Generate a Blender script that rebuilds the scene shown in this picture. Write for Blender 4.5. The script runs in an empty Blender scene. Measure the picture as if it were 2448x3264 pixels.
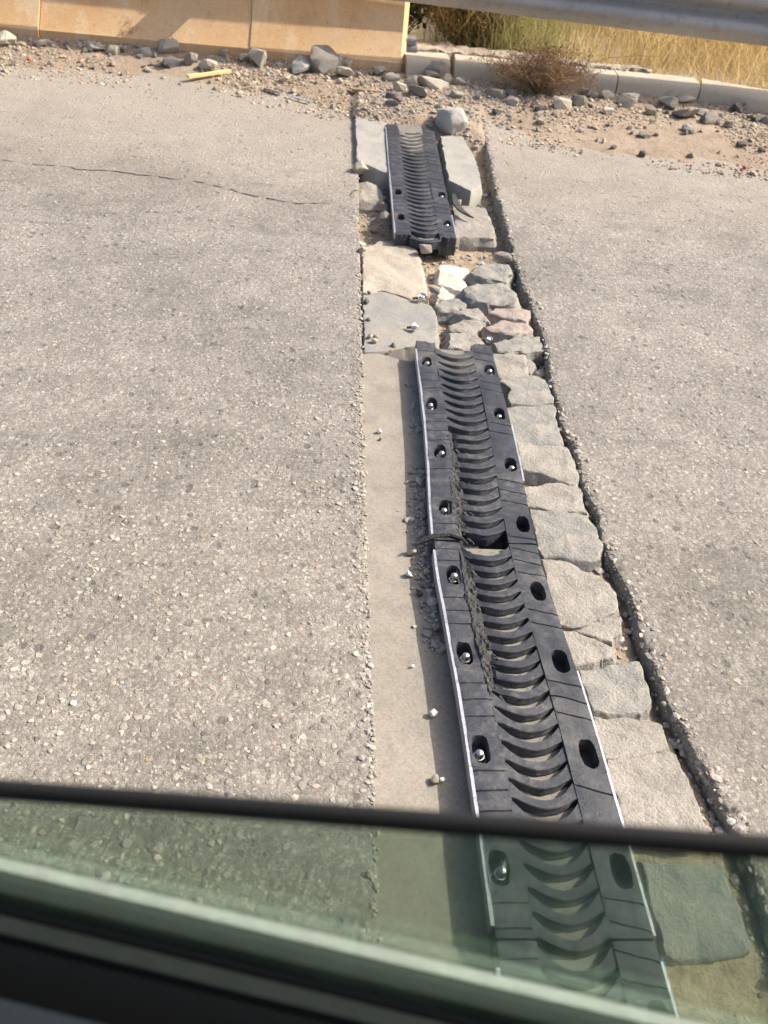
import bpy, bmesh, math, random
import numpy as np
from mathutils import Vector, Matrix
from mathutils.geometry import delaunay_2d_cdt
random.seed(7); rng = np.random.default_rng(7)
R = math.radians
sc = bpy.context.scene
COL = sc.collection

# ------------------------------------------------------------------ camera
CAM_H = 1.4
PITCH, ROLL, YAW = R(37.85), R(5.85), R(5.585)
FPX, CX, CY = 2766.8, 1224.0, 1632.0          # focal length and centre in photo pixels
_F = Vector((math.sin(YAW), math.cos(YAW), 0)); _R0 = Vector((math.cos(YAW), -math.sin(YAW), 0)); _Z = Vector((0, 0, 1))
FW = _F*math.cos(PITCH) - _Z*math.sin(PITCH)
UP0 = _F*math.sin(PITCH) + _Z*math.cos(PITCH)
RT = _R0*math.cos(ROLL) + UP0*math.sin(ROLL)
UPV = -_R0*math.sin(ROLL) + UP0*math.cos(ROLL)
CAM = Vector((0, 0, CAM_H))
cd = bpy.data.cameras.new('camera'); cam = bpy.data.objects.new('camera', cd); COL.objects.link(cam)
m3 = Matrix((RT, UPV, -FW)).transposed()
cam.matrix_world = Matrix.Translation(CAM) @ m3.to_4x4()
cd.sensor_fit = 'VERTICAL'; cd.sensor_height = 36; cd.lens = FPX/3264*36
cd.clip_start = 0.02; cd.clip_end = 2000
cd.dof.use_dof = True; cd.dof.focus_distance = 2.0; cd.dof.aperture_fstop = 6.3
sc.camera = cam

# ------------------------------------------------------------------ light
SUN_AZ, SUN_EL = R(11), R(41)                 # azimuth measured from +X towards +Y
S = Vector((math.cos(SUN_EL)*math.cos(SUN_AZ), math.cos(SUN_EL)*math.sin(SUN_AZ), math.sin(SUN_EL)))
w = bpy.data.worlds.new('World'); sc.world = w; w.use_nodes = True
wn = w.node_tree; bg = wn.nodes['Background']
sky = wn.nodes.new('ShaderNodeTexSky'); sky.sky_type = 'NISHITA'; sky.sun_disc = False
sky.sun_elevation = SUN_EL; sky.sun_rotation = math.pi/2 - SUN_AZ; sky.dust_density = 5.0; sky.air_density = 0.8; sky.ozone_density = 0.6
wn.links.new(sky.outputs[0], bg.inputs[0]); bg.inputs[1].default_value = 0.14
sl = bpy.data.lights.new('sun', 'SUN'); sl.energy = 4.0; sl.angle = R(0.55); sl.color = (1, .93, .82)
so = bpy.data.objects.new('sun', sl); COL.objects.link(so)
so.rotation_euler = S.to_track_quat('Z', 'Y').to_euler(); so.location = (6, 2, 6)
vs = sc.view_settings; vs.view_transform = 'Standard'; vs.look = 'None'; vs.exposure = 0.74; vs.gamma = 1

# ------------------------------------------------------------------ surface of the place
Y0, KZ, Y1 = 1.7, .0145, 5.9
def zs(y):                                    # the cross fall: the road rises gently to the verge
    y = min(y, Y1)
    return KZ*(y-Y0)**2 if y > Y0 else 0.0
def slope(y): return 2*KZ*(y-Y0) if Y0 < y < Y1 else 0.0
def ray(px, py): return RT*((px-CX)/FPX) - UPV*((py-CY)/FPX) + FW
def G(px, py, h=0.0):                         # photo pixel -> point at height h above the surface
    d = ray(px, py); lo, hi = 0.05, 60.0
    for _ in range(60):
        m = (lo+hi)/2; p = CAM + d*m
        if p.z > zs(p.y)+h: lo = m
        else: hi = m
    p = CAM + d*lo
    return Vector((p.x, p.y, h))              # z kept as height over the surface
CR = {'A': (1100, 740, 700/1659), 'B': (1500, 1100, 500/1659), 'C': (1600, 1500, 600/1659), 'D': (1750, 1950, 698/1659),
      'E': (1100, 300, 500/1659), 'F': (0, 0, 600/1659), 'H': (500, 0, 800/1659), 'I': (1200, 150, 700/1659), 'J': (1800, 200, 648/1659),
      'K': (1280, 0, 720/1659), 'Z': (1300, 2300, 1148/1659), 'P': (0, 0, 2448/1659), 'M': (1300, 1450, 450/1659), 'N': (1350, 1800, 500/1659)}
def GC(c, x, y, h=0.0):
    x0, y0, k = CR[c]; return G(x0+k*x, y0+k*y, h)
def on_plane(px, py, p0, n):
    d = ray(px, py); t = (Vector(p0)-CAM).dot(n)/d.dot(n); return CAM + d*t

# ------------------------------------------------------------------ materials
MATS = {}
class NT:
    def __init__(s, name):
        s.m = bpy.data.materials.new(name); s.m.use_nodes = True; s.t = s.m.node_tree
        s.b = s.t.nodes['Principled BSDF']; s.out = s.t.nodes['Material Output']; MATS[name] = s.m
        s.tc = s.n('ShaderNodeTexCoord'); s.co = s.tc.outputs['Object']
    def n(s, ty, **kw):
        nd = s.t.nodes.new(ty)
        for k, v in kw.items(): setattr(nd, k, v)
        return nd
    def l(s, a, b): s.t.links.new(a, b)
    def noise(s, scale, detail=4, rough=.6, co=None):
        nd = s.n('ShaderNodeTexNoise'); nd.inputs['Scale'].default_value = scale; nd.inputs['Detail'].default_value = detail
        nd.inputs['Roughness'].default_value = rough; s.l(co or s.co, nd.inputs['Vector']); return nd
    def voro(s, scale, feature='F1', co=None, rnd=1):
        nd = s.n('ShaderNodeTexVoronoi', feature=feature); nd.inputs['Scale'].default_value = scale
        nd.inputs['Randomness'].default_value = rnd
        s.l(co or s.co, nd.inputs['Vector']); return nd
    def ramp(s, fac, stops, interp='LINEAR'):
        nd = s.n('ShaderNodeValToRGB'); cr = nd.color_ramp; cr.interpolation = interp
        while len(cr.elements) < len(stops): cr.elements.new(.5)
        for e, (p, c) in zip(cr.elements, stops):
            e.position = p; e.color = (*(c if hasattr(c, '__len__') else (c, c, c)), 1)
        s.l(fac, nd.inputs[0]); return nd.outputs[0]
    def mix(s, fac, a, b, mode='MIX'):
        nd = s.n('ShaderNodeMix', data_type='RGBA', blend_type=mode)
        for i, v in ((0, fac), (6, a), (7, b)):
            if isinstance(v, bpy.types.NodeSocket): s.l(v, nd.inputs[i])
            elif i == 0: nd.inputs[0].default_value = v
            else: nd.inputs[i].default_value = (*(v if hasattr(v, '__len__') else (v, v, v)), 1)
        return nd.outputs[2]
    def math(s, op, a, b=None, c=None):
        nd = s.n('ShaderNodeMath', operation=op)
        for i, v in enumerate((a, b, c)):
            if v is None: continue
            if isinstance(v, bpy.types.NodeSocket): s.l(v, nd.inputs[i])
            else: nd.inputs[i].default_value = v
        return nd.outputs[0]
    def bump(s, h, strength=.5, dist=.01, prev=None):
        nd = s.n('ShaderNodeBump'); nd.inputs['Strength'].default_value = strength; nd.inputs['Distance'].default_value = dist
        s.l(h, nd.inputs['Height'])
        if prev is not None: s.l(prev, nd.inputs['Normal'])
        return nd.outputs[0]
    def fin(s, col, rough=.9, normal=None, metal=0, spec=.3):
        for k, v in (('Base Color', col), ('Roughness', rough), ('Metallic', metal)):
            if isinstance(v, bpy.types.NodeSocket): s.l(v, s.b.inputs[k])
            else: s.b.inputs[k].default_value = (*v, 1) if hasattr(v, '__len__') else v
        s.b.inputs['Specular IOR Level'].default_value = spec
        if normal is not None: s.l(normal, s.b.inputs['Normal'])
        return s.m

def m_asphalt():
    t = NT('asphalt')
    wob = t.noise(60, 2); co = t.n('ShaderNodeVectorMath', operation='MULTIPLY_ADD'); t.l(wob.outputs['Color'], co.inputs[0])
    co.inputs[1].default_value = (.012, .012, .012); t.l(t.co, co.inputs[2]); cv = co.outputs[0]
    v1 = t.voro(120, co=cv); v2 = t.voro(52, co=cv); v3 = t.voro(30, co=cv)
    c1 = t.ramp(t.math('MULTIPLY', v1.outputs['Color'], 1.0), [(0, (.205, .188, .172)), (.3, (.265, .243, .221)), (.6, (.315, .289, .263)), (.85, (.385, .355, .323)), (1, (.52, .484, .442))])
    e1 = t.ramp(v1.outputs['Distance'], [(.25, 1), (.6, .84)])
    base = t.mix(1, c1, e1, 'MULTIPLY')
    sx = t.n('ShaderNodeSeparateColor'); t.l(v2.outputs['Color'], sx.inputs[0])
    pick = t.ramp(sx.outputs[0], [(.68, 0), (.72, 1)]); near = t.ramp(v2.outputs['Distance'], [(.30, 1), (.42, 0)])
    c2 = t.ramp(sx.outputs[1], [(0, (.15, .14, .14)), (.2, (.25, .23, .205)), (.55, (.34, .31, .27)), (.85, (.46, .425, .37)), (.97, (.38, .30, .235)), (1, (.33, .27, .245))])
    base = t.mix(t.math('MULTIPLY', pick, near), base, c2)
    s3 = t.n('ShaderNodeSeparateColor'); t.l(v3.outputs['Color'], s3.inputs[0])
    dk = t.math('MULTIPLY', t.ramp(s3.outputs[0], [(.90, 0), (.93, 1)]), t.ramp(v3.outputs['Distance'], [(.22, 1), (.42, 0)]))
    base = t.mix(t.math('MULTIPLY', dk, .6), base, (.10, .094, .09))
    fn = t.noise(330, 3, .8); base = t.mix(1, base, t.ramp(fn.outputs[0], [(.28, .66), (.5, 1), (.72, 1.32)]), 'MULTIPLY')
    n1 = t.noise(1.1, 4); base = t.mix(1, base, t.ramp(n1.outputs[0], [(.3, .72), (.5, 1), (.72, 1.17)]), 'MULTIPLY')
    n2 = t.noise(7, 3); base = t.mix(1, base, t.ramp(n2.outputs[0], [(.3, .86), (.7, 1.1)]), 'MULTIPLY')
    # stretched darker wear marks along the travel direction
    mp = t.n('ShaderNodeMapping'); t.l(t.co, mp.inputs[0]); mp.inputs['Scale'].default_value = (1.2, 6, 1); mp.inputs['Rotation'].default_value = (0, 0, R(6))
    n3 = t.noise(1.6, 5, .7, mp.outputs[0]); base = t.mix(t.ramp(n3.outputs[0], [(.56, 0), (.72, .5)]), base, (.13, .122, .118))
    # tyre-darkened track along the lane, and dust blown over from the verge
    sep = t.n('ShaderNodeSeparateXYZ'); t.l(t.co, sep.inputs[0])
    tk = t.math('MULTIPLY', t.math('ADD', sep.outputs[1], t.math('MULTIPLY', n1.outputs[0], .9)), .16)
    base = t.mix(1, base, t.ramp(tk, [(.30, (1, 1, .97)), (.46, (.92, .92, .91)), (.64, (.93, .93, .92)), (.80, (1, 1, .97))]), 'MULTIPLY')
    dn = t.math('MULTIPLY_ADD', n2.outputs[0], .9, sep.outputs[1]); fac = t.ramp(t.math('MULTIPLY_ADD', dn, .5, -1.75), [(.3, 0), (1, .7)])
    base = t.mix(fac, base, (.36, .315, .262))
    h = t.math('ADD', t.math('MULTIPLY', t.math('SUBTRACT', 1, v1.outputs['Distance']), .45), fn.outputs[0]); h2 = t.math('MULTIPLY', t.math('MULTIPLY', pick, near), .8)
    hh = t.math('ADD', h, h2); hh = t.math('SUBTRACT', hh, dk)
    return t.fin(base, .92, t.bump(hh, .75, .005), spec=.25)
def grain(name, c1, c2, c3=None, s1=3, s2=22, s3=180, lo=.35, hi=.65, rough=.9, bump=.35, bd=.006, pits=0, spec=.25, c3amt=.7, c3lo=.55, c3hi=.68, isl=0, metal=0):
    t = NT(name)
    n1 = t.noise(s1, 6, .65); n2 = t.noise(s2, 5, .65); n3 = t.noise(s3, 3, .7)
    col = t.mix(t.ramp(n1.outputs[0], [(lo, 0), (hi, 1)]), c1, c2)
    if c3: col = t.mix(t.math('MULTIPLY', t.ramp(n2.outputs[0], [(c3lo, 0), (c3hi, 1)]), c3amt), col, c3)
    col = t.mix(1, col, t.ramp(n3.outputs[0], [(.25, .74), (.5, 1), (.75, 1.2)]), 'MULTIPLY')
    if isl:
        g = t.n('ShaderNodeNewGeometry'); oi = t.n('ShaderNodeObjectInfo')
        r = t.math('FRACT', t.math('ADD', g.outputs['Random Per Island'], oi.outputs['Random']))
        col = t.mix(1, col, t.ramp(r, [(0, 1-isl), (1, 1+isl)]), 'MULTIPLY')
    h = t.math('ADD', t.math('MULTIPLY', n2.outputs[0], 1.0), t.math('MULTIPLY', n3.outputs[0], .45))
    if pits:
        v = t.voro(pits); pm = t.ramp(v.outputs['Distance'], [(.06, 1), (.22, 0)])
        col = t.mix(t.math('MULTIPLY', pm, .45), col, tuple(x*.45 for x in c1)); h = t.math('SUBTRACT', h, t.math('MULTIPLY', pm, .6))
    return t.fin(col, rough, t.bump(h, bump, bd), metal, spec)
def islands(name, stops, rough=.9, noise=90, amt=.25, trans=0, spec=.2):
    t = NT(name); g = t.n('ShaderNodeNewGeometry'); oi = t.n('ShaderNodeObjectInfo')
    r = t.math('FRACT', t.math('ADD', g.outputs['Random Per Island'], oi.outputs['Random']))
    col = t.ramp(r, stops); n = t.noise(noise, 4)
    col = t.mix(1, col, t.ramp(n.outputs[0], [(.25, 1-amt), (.75, 1+amt)]), 'MULTIPLY')
    t.fin(col, rough, t.bump(n.outputs[0], .4, .004), spec=spec)
    if trans:
        tr = t.n('ShaderNodeBsdfTranslucent'); t.l(col, tr.inputs[0]); mx = t.n('ShaderNodeMixShader'); mx.inputs[0].default_value = trans
        t.l(t.b.outputs[0], mx.inputs[1]); t.l(tr.outputs[0], mx.inputs[2]); t.l(mx.outputs[0], t.out.inputs[0])
    return t.m
m_asphalt()
grain('strip_concrete', (0.243, 0.218, 0.182), (0.303, 0.272, 0.228), (0.205, 0.185, 0.158), s1=3.5, s2=12, s3=160, bump=.3, bd=.005, c3lo=.48, c3hi=.66)
grain('slab_grey', (0.217, 0.217, 0.212), (0.297, 0.273, 0.234), (0.174, 0.176, 0.176), s1=4, s2=11, s3=150, bump=.25, bd=.004)
grain('slab_pale', (0.336, 0.320, 0.283), (0.290, 0.278, 0.255), (0.244, 0.235, 0.219), s1=5, s2=14, s3=140, bump=.2, bd=.004)
grain('slab_tan', (0.317, 0.272, 0.217), (0.385, 0.342, 0.289), (0.385, 0.225, 0.104), s1=5, s2=7, s3=120, bump=.45, bd=.008, c3lo=.62, c3hi=.70)
grain('stone_beige', (0.236, 0.217, 0.189), (0.335, 0.311, 0.275), (0.166, 0.164, 0.158), s1=13, s2=30, s3=170, bump=.9, bd=.008)
grain('stone_grey', (0.199, 0.199, 0.190), (0.305, 0.285, 0.249), (0.354, 0.315, 0.256), s1=13, s2=30, s3=170, bump=.9, bd=.008)
grain('stone_pink', (0.296, 0.223, 0.202), (0.333, 0.298, 0.257), (0.252, 0.201, 0.191), s1=9, s2=26, s3=160, bump=.6, bd=.008)
grain('stone_white', (0.568, 0.512, 0.446), (0.464, 0.403, 0.340), (0.396, 0.344, 0.292), s1=10, s2=20, s3=140, bump=.45, bd=.007)
grain('rock_pale', (0.510, 0.483, 0.446), (0.405, 0.383, 0.353), (0.290, 0.270, 0.242), s1=8, s2=20, s3=110, bump=.6, bd=.01)
grain('rubble_grey', (0.306, 0.278, 0.240), (0.399, 0.361, 0.308), (0.212, 0.191, 0.164), s1=9, s2=28, s3=150, bump=.7, bd=.01, isl=.25)
grain('rubble_light', (0.493, 0.430, 0.344), (0.581, 0.525, 0.435), (0.352, 0.297, 0.234), s1=9, s2=28, s3=150, bump=.7, bd=.01, isl=.2)
grain('rubble_dark', (.13, .125, .12), (.19, .18, .172), (.27, .245, .215), s1=14, s2=40, s3=170, bump=.8, bd=.01, isl=.25)
grain('dirt', (0.298, 0.228, 0.164), (0.358, 0.283, 0.211), (0.213, 0.161, 0.119), s1=2.5, s2=18, s3=120, bump=.9, bd=.012, c3lo=.5, c3hi=.66)
grain('channel_dirt', (0.306, 0.234, 0.164), (0.374, 0.295, 0.211), (0.187, 0.143, 0.105), s1=5, s2=24, s3=130, bump=.9, bd=.012, c3lo=.48, c3hi=.64)
grain('field_soil', (.36, .28, .17), (.42, .33, .20), (.25, .21, .12), s1=1, s2=9, s3=60, bump=.8, bd=.02)
def m_rubber():
    t = NT('rubber'); g = t.n('ShaderNodeNewGeometry'); wp = g.outputs['Position']
    n1 = t.noise(7, 6, .7, wp); n2 = t.noise(45, 5, .7, wp); n3 = t.noise(300, 3, .7, wp); n4 = t.noise(2.2, 3, .6, wp)
    col = t.mix(t.ramp(n1.outputs[0], [(.35, 0), (.65, 1)]), (.024, .027, .036), (.040, .043, .054))
    dm = t.math('MULTIPLY', t.ramp(n2.outputs[0], [(.46, 0), (.66, 1)]), t.ramp(n1.outputs[0], [(.42, .1), (.62, 1)]))
    col = t.mix(t.math('MULTIPLY', dm, .55), col, (.17, .158, .14))
    col = t.mix(t.math('MULTIPLY', t.ramp(n4.outputs[0], [(.56, 0), (.70, 1)]), .45), col, (.20, .185, .16))
    col = t.mix(1, col, t.ramp(n3.outputs[0], [(.25, .7), (.75, 1.3)]), 'MULTIPLY')
    mp = t.n('ShaderNodeMapping'); t.l(wp, mp.inputs[0]); mp.inputs['Scale'].default_value = (14, 170, 20); sc_ = t.noise(1, 4, .7, mp.outputs[0])
    col = t.mix(t.math('MULTIPLY', t.ramp(sc_.outputs[0], [(.62, 0), (.72, 1)]), .35), col, (.018, .018, .02))
    h = t.math('ADD', t.math('ADD', n2.outputs[0], t.math('MULTIPLY', n3.outputs[0], .5)), t.math('MULTIPLY', sc_.outputs[0], -.6))
    ro = t.ramp(n2.outputs[0], [(.35, .42), (.7, .75)])
    t.fin(col, ro, t.bump(h, .4, .004), spec=.45)
m_rubber()
grain('rubber_torn', (.024, .025, .028), (.050, .050, .050), (.13, .12, .10), s1=25, s2=60, s3=260, rough=.7, bump=.9, bd=.008, spec=.35)
grain('slot_dust', (0.236, 0.219, 0.192), (0.182, 0.169, 0.149), (0.115, 0.108, 0.095), s1=14, s2=40, s3=240, bump=.4, bd=.004)
grain('steel_edge', (.50, .50, .54), (.60, .60, .64), (.20, .19, .19), s1=40, s2=70, s3=300, rough=.45, bump=.3, bd=.002, metal=.7, spec=.5)
grain('bolt_steel', (.62, .61, .58), (.72, .71, .69), (.40, .36, .31), s1=60, s2=140, s3=400, rough=.33, bump=.1, bd=.001, metal=1, spec=.5)
def m_barrier():
    t = NT('barrier_concrete'); mp = t.n('ShaderNodeMapping'); t.l(t.co, mp.inputs[0]); mp.inputs['Scale'].default_value = (5, 5, .7)
    st = t.noise(1.3, 5, .65, mp.outputs[0]); n1 = t.noise(2.2, 5, .65); n2 = t.noise(9, 5, .7); n3 = t.noise(110, 3, .7)
    col = t.mix(t.ramp(n1.outputs[0], [(.35, 0), (.65, 1)]), (.66, .40, .19), (.70, .475, .265))
    col = t.mix(t.ramp(st.outputs[0], [(.52, 0), (.68, .75)]), col, (.78, .62, .42))
    col = t.mix(t.ramp(st.outputs[0], [(.28, .7), (.44, 0)]), col, (.46, .27, .16))
    col = t.mix(t.ramp(n2.outputs[0], [(.58, 0), (.72, .5)]), col, (.52, .33, .22))
    v = t.voro(13); pm = t.ramp(v.outputs['Distance'], [(.04, 1), (.12, 0)]); col = t.mix(t.math('MULTIPLY', pm, .5), col, (.25, .17, .11))
    col = t.mix(1, col, t.ramp(n3.outputs[0], [(.25, .82), (.75, 1.15)]), 'MULTIPLY')
    t.fin(col, .9, t.bump(t.math('ADD', n2.outputs[0], t.math('MULTIPLY', n3.outputs[0], .4)), .3, .006))
m_barrier()
grain('kerb_concrete', (.46, .395, .30), (.52, .455, .36), (.37, .305, .225), s1=2.5, s2=10, s3=150, bump=.3, bd=.005)
grain('rough_concrete', (0.378, 0.317, 0.251), (0.450, 0.383, 0.310), (0.288, 0.233, 0.174), s1=5, s2=22, s3=110, bump=1, bd=.015, pits=20)
grain('galvanised', (.30, .30, .295), (.38, .375, .365), (.24, .235, .225), s1=2, s2=14, s3=120, rough=.55, bump=.08, bd=.002, metal=.3, spec=.5)
grain('pvc_grey', (.20, .205, .22), (.24, .245, .255), (.28, .26, .23), s1=8, s2=30, s3=150, rough=.6, bump=.1)
grain('wood_yellow', (.72, .58, .26), (.78, .66, .34), (.60, .45, .2), s1=12, s2=40, s3=150, bump=.3, bd=.003)
grain('wood_brown', (.23, .165, .10), (.30, .22, .14), (.17, .12, .075), s1=10, s2=40, s3=150, bump=.5, bd=.004)
grain('plastic_blue', (.30, .35, .45), (.36, .41, .5), None, s1=10, s2=30, s3=100, rough=.5, bump=.1)
islands('gravel_mix', [(0, (.42, .345, .255)), (.2, (.31, .24, .17)), (.4, (.46, .365, .26)), (.55, (.22, .19, .16)), (.68, (.54, .47, .375)), (.78, (.13, .12, .115)), (.88, (.38, .235, .155)), (.93, (.60, .52, .41)), (1, (.28, .23, .18))])
islands('grit_asphalt', [(0, (.34, .305, .265)), (.25, (.29, .26, .23)), (.5, (.40, .365, .32)), (.68, (.23, .212, .195)), (.8, (.46, .425, .37)), (.9, (.33, .285, .245)), (.97, (.42, .32, .24)), (1, (.56, .53, .47))])
islands('gravel_grey', [(0, (.33, .31, .285)), (.3, (.24, .225, .21)), (.6, (.43, .395, .345)), (.8, (.17, .16, .155)), (1, (.50, .45, .38))])
islands('grass_gold', [(0, (.58, .42, .18)), (.25, (.70, .54, .27)), (.5, (.46, .33, .14)), (.75, (.80, .66, .38)), (1, (.30, .22, .10))], noise=4, amt=.2, trans=.3)
islands('grass_green', [(0, (.28, .28, .11)), (.3, (.36, .345, .14)), (.6, (.48, .42, .20)), (.85, (.18, .20, .08)), (1, (.58, .48, .25))], noise=4, amt=.2, trans=.3)
islands('leaf_dark', [(0, (.035, .06, .022)), (.5, (.055, .085, .03)), (1, (.08, .105, .04))], noise=4, amt=.2, trans=.2)
islands('leaf_tan', [(0, (.30, .20, .085)), (.4, (.38, .27, .12)), (.7, (.23, .16, .07)), (.9, (.16, .17, .06)), (1, (.44, .33, .16))], noise=4, amt=.2, trans=.25)
islands('leaf_russet', [(0, (.19, .085, .045)), (.4, (.27, .135, .075)), (.7, (.34, .21, .12)), (1, (.13, .06, .035))], noise=6, amt=.2, trans=.2)
islands('stem_tan', [(0, (.32, .23, .13)), (.5, (.42, .32, .19)), (1, (.24, .16, .09))], noise=6, amt=.2)
def plain(name, c, rough=.5, metal=0, spec=.4, ns=120, amt=.12):
    t = NT(name); n = t.noise(ns, 3); col = t.mix(1, c, t.ramp(n.outputs[0], [(.3, 1-amt), (.7, 1+amt)]), 'MULTIPLY')
    return t.fin(col, rough, t.bump(n.outputs[0], .08, .001), metal, spec)
plain('car_black', (.006, .006, .0065), .6); plain('car_rubber', (.012, .012, .012), .7); plain('car_trim', (.055, .06, .055), .75)
plain('car_panel', (.045, .052, .066), .8); plain('car_paint', (.30, .31, .32), .3, .3, .5); plain('car_chrome', (.90, .90, .88), .45, 0, .5)
plain('car_grey', (.11, .12, .118), .7); plain('tyre', (.02, .02, .02), .85); plain('rim', (.45, .45, .46), .35, .9)
plain('red_bit', (.5, .06, .06)); plain('blue_bit', (.12, .18, .5)); plain('orange_bit', (.62, .25, .08), .9); plain('crack_tar', (.21, .195, .18), .95)
plain('rust', (.20, .075, .03), .9); plain('white_bit', (.75, .73, .68), .8)
def m_glass(name, tint):
    t = NT(name); t.t.nodes.remove(t.b)
    tr = t.n('ShaderNodeBsdfTransparent'); tr.inputs[0].default_value = (*tint, 1)
    gl = t.n('ShaderNodeBsdfGlossy'); gl.inputs['Roughness'].default_value = .03; gl.inputs[0].default_value = (.9, 1, .93, 1)
    fr = t.n('ShaderNodeFresnel'); fr.inputs[0].default_value = 1.45
    df = t.n('ShaderNodeBsdfDiffuse'); n = t.noise(25, 5); t.l(t.ramp(n.outputs[0], [(.3, (.35, .45, .38)), (.7, (.45, .55, .48))]), df.inputs[0])
    m0 = t.n('ShaderNodeMixShader'); t.l(t.ramp(n.outputs[0], [(.35, .035), (.7, .085)]), m0.inputs[0]); t.l(tr.outputs[0], m0.inputs[1]); t.l(df.outputs[0], m0.inputs[2])
    mx = t.n('ShaderNodeMixShader'); t.l(t.math('MULTIPLY', fr.outputs[0], .55), mx.inputs[0]); t.l(m0.outputs[0], mx.inputs[1]); t.l(gl.outputs[0], mx.inputs[2]); t.l(mx.outputs[0], t.out.inputs[0])
m_glass('tinted_glass', (.80, .86, .81))

# ------------------------------------------------------------------ mesh helpers
def link(name, me, mat=None, parent=None, loc=None, rot=None, scale=None):
    if mat is not None and not me.materials: me.materials.append(MATS[mat])
    o = bpy.data.objects.new(name, me); COL.objects.link(o)
    if parent is not None: o.parent = parent
    if loc is not None: o.location = loc
    if rot is not None: o.rotation_euler = rot
    if scale is not None: o.scale = scale
    return o
def mesh(name, v, f, smooth=None):
    me = bpy.data.meshes.new(name); me.from_pydata([tuple(p) for p in v], [], f); me.update()
    if smooth is not None:
        me.polygons.foreach_set('use_smooth', [True]*len(me.polygons)); me.set_sharp_from_angle(angle=R(smooth))
    return me
def empty(name, loc=(0, 0, 0), rz=0):
    o = bpy.data.objects.new(name, None); COL.objects.link(o); o.location = loc; o.rotation_euler = (0, 0, rz); o.empty_display_size = .1
    return o
def tag(o, label=None, cat=None, group=None, kind=None):
    if label: o['label'] = label
    if cat: o['category'] = cat
    if group: o['group'] = group
    if kind: o['kind'] = kind
    return o
def big(name, V, F4=None, F3=None, mat=None, parent=None, smooth=False):
    """large joined mesh from numpy arrays"""
    me = bpy.data.meshes.new(name); V = np.asarray(V, dtype=np.float32)
    F = F4 if F4 is not None else F3; k = F.shape[1]; n = len(F)
    me.vertices.add(len(V)); me.vertices.foreach_set('co', V.ravel())
    me.loops.add(n*k); me.loops.foreach_set('vertex_index', F.astype(np.int32).ravel())
    me.polygons.add(n); me.polygons.foreach_set('loop_start', np.arange(n, dtype=np.int32)*k)
    me.polygons.foreach_set('use_smooth', np.full(n, smooth)); me.update(calc_edges=True)
    return link(name, me, mat, parent)
class MB:
    def __init__(s): s.v, s.f = [], []
    def add(s, v, f):
        k = len(s.v); s.v += [tuple(p) for p in v]; s.f += [tuple(i+k for i in q) for q in f]
    def box(s, a, b):
        (x0, y0, z0), (x1, y1, z1) = a, b
        s.add([(x0, y0, z0), (x1, y0, z0), (x1, y1, z0), (x0, y1, z0), (x0, y0, z1), (x1, y0, z1), (x1, y1, z1), (x0, y1, z1)],
              [(3, 2, 1, 0), (4, 5, 6, 7), (0, 1, 5, 4), (1, 2, 6, 5), (2, 3, 7, 6), (3, 0, 4, 7)])
    def tube(s, pts, r, n=6, cap=True):
        pts = [Vector(p) for p in pts]; rs = r if hasattr(r, '__len__') else [r]*len(pts); k = len(s.v)
        for i, p in enumerate(pts):
            d = (pts[min(i+1, len(pts)-1)]-pts[max(i-1, 0)]).normalized()
            a = d.orthogonal().normalized(); b = d.cross(a)
            for j in range(n):
                t = 2*math.pi*j/n; s.v.append(tuple(p+(a*math.cos(t)+b*math.sin(t))*rs[i]))
        for i in range(len(pts)-1):
            for j in range(n):
                s.f.append((k+i*n+j, k+i*n+(j+1) % n, k+(i+1)*n+(j+1) % n, k+(i+1)*n+j))
        if cap:
            s.f.append(tuple(k+j for j in range(n))[::-1]); s.f.append(tuple(k+(len(pts)-1)*n+j for j in range(n)))
    def extrude(s, prof, A, B, closed=True, caps=True):
        """profile points (a,z) -> swept between two frames A,B = (origin, dir of a)"""
        n = len(prof); k = len(s.v)
        for O, d in (A, B):
            for a, z in prof: s.v.append((O[0]+d[0]*a, O[1]+d[1]*a, O[2]+z))
        m = n if closed else n-1
        for i in range(m): s.f.append((k+i, k+(i+1) % n, k+n+(i+1) % n, k+n+i))
        if caps and closed: s.f.append(tuple(k+i for i in range(n))[::-1]); s.f.append(tuple(k+n+i for i in range(n)))
    def build(s, name, mat, parent=None, smooth=30, fix=True):
        me = mesh(name, s.v, s.f, None)
        if fix:
            bm = bmesh.new(); bm.from_mesh(me); bmesh.ops.recalc_face_normals(bm, faces=bm.faces); bm.to_mesh(me); bm.free()
        if smooth is not None:
            me.polygons.foreach_set('use_smooth', [True]*len(me.polygons)); me.set_sharp_from_angle(angle=R(smooth))
        return link(name, me, mat, parent)
from mathutils import noise as mnoise
def sstep(t): t = max(0, min(1, t)); return t*t*(3-2*t)
def nz(x, y, z=0, s=1.0): return mnoise.noise(Vector((x*s, y*s, z*s)))

# ------------------------------------------------------------------ roads, channel, verge, ground
XL = .131                                      # straight sawn edge of the left carriageway
edge_px = [(1045, 290), (1055, 330), (1062, 380), (1075, 430), (1090, 480), (1105, 540), (1115, 575), (1130, 625), (1145, 650), (1155, 690), (1170, 715),
           (1180, 770), (1190, 830), (1205, 880), (1212, 920), (1240, 965), (1250, 1010), (1262, 1060), (1290, 1110), (1310, 1200), (1345, 1260), (1370, 1320),
           (1390, 1390), (1410, 1440), (1440, 1530), (1480, 1590), (1520, 1660), (1560, 1740), (1590, 1800)]
EDGE = sorted([(p.y, p.x) for p in (GC('P', *q) for q in edge_px)])
EDGE = [(-12, .80), (-1, .79), (.3, .80)] + [e for e in EDGE if e[0] > .45] + [(7, EDGE[-1][1]+.1)]
def xr(y): return float(np.interp(y, [e[0] for e in EDGE], [e[1] for e in EDGE]))
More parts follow.
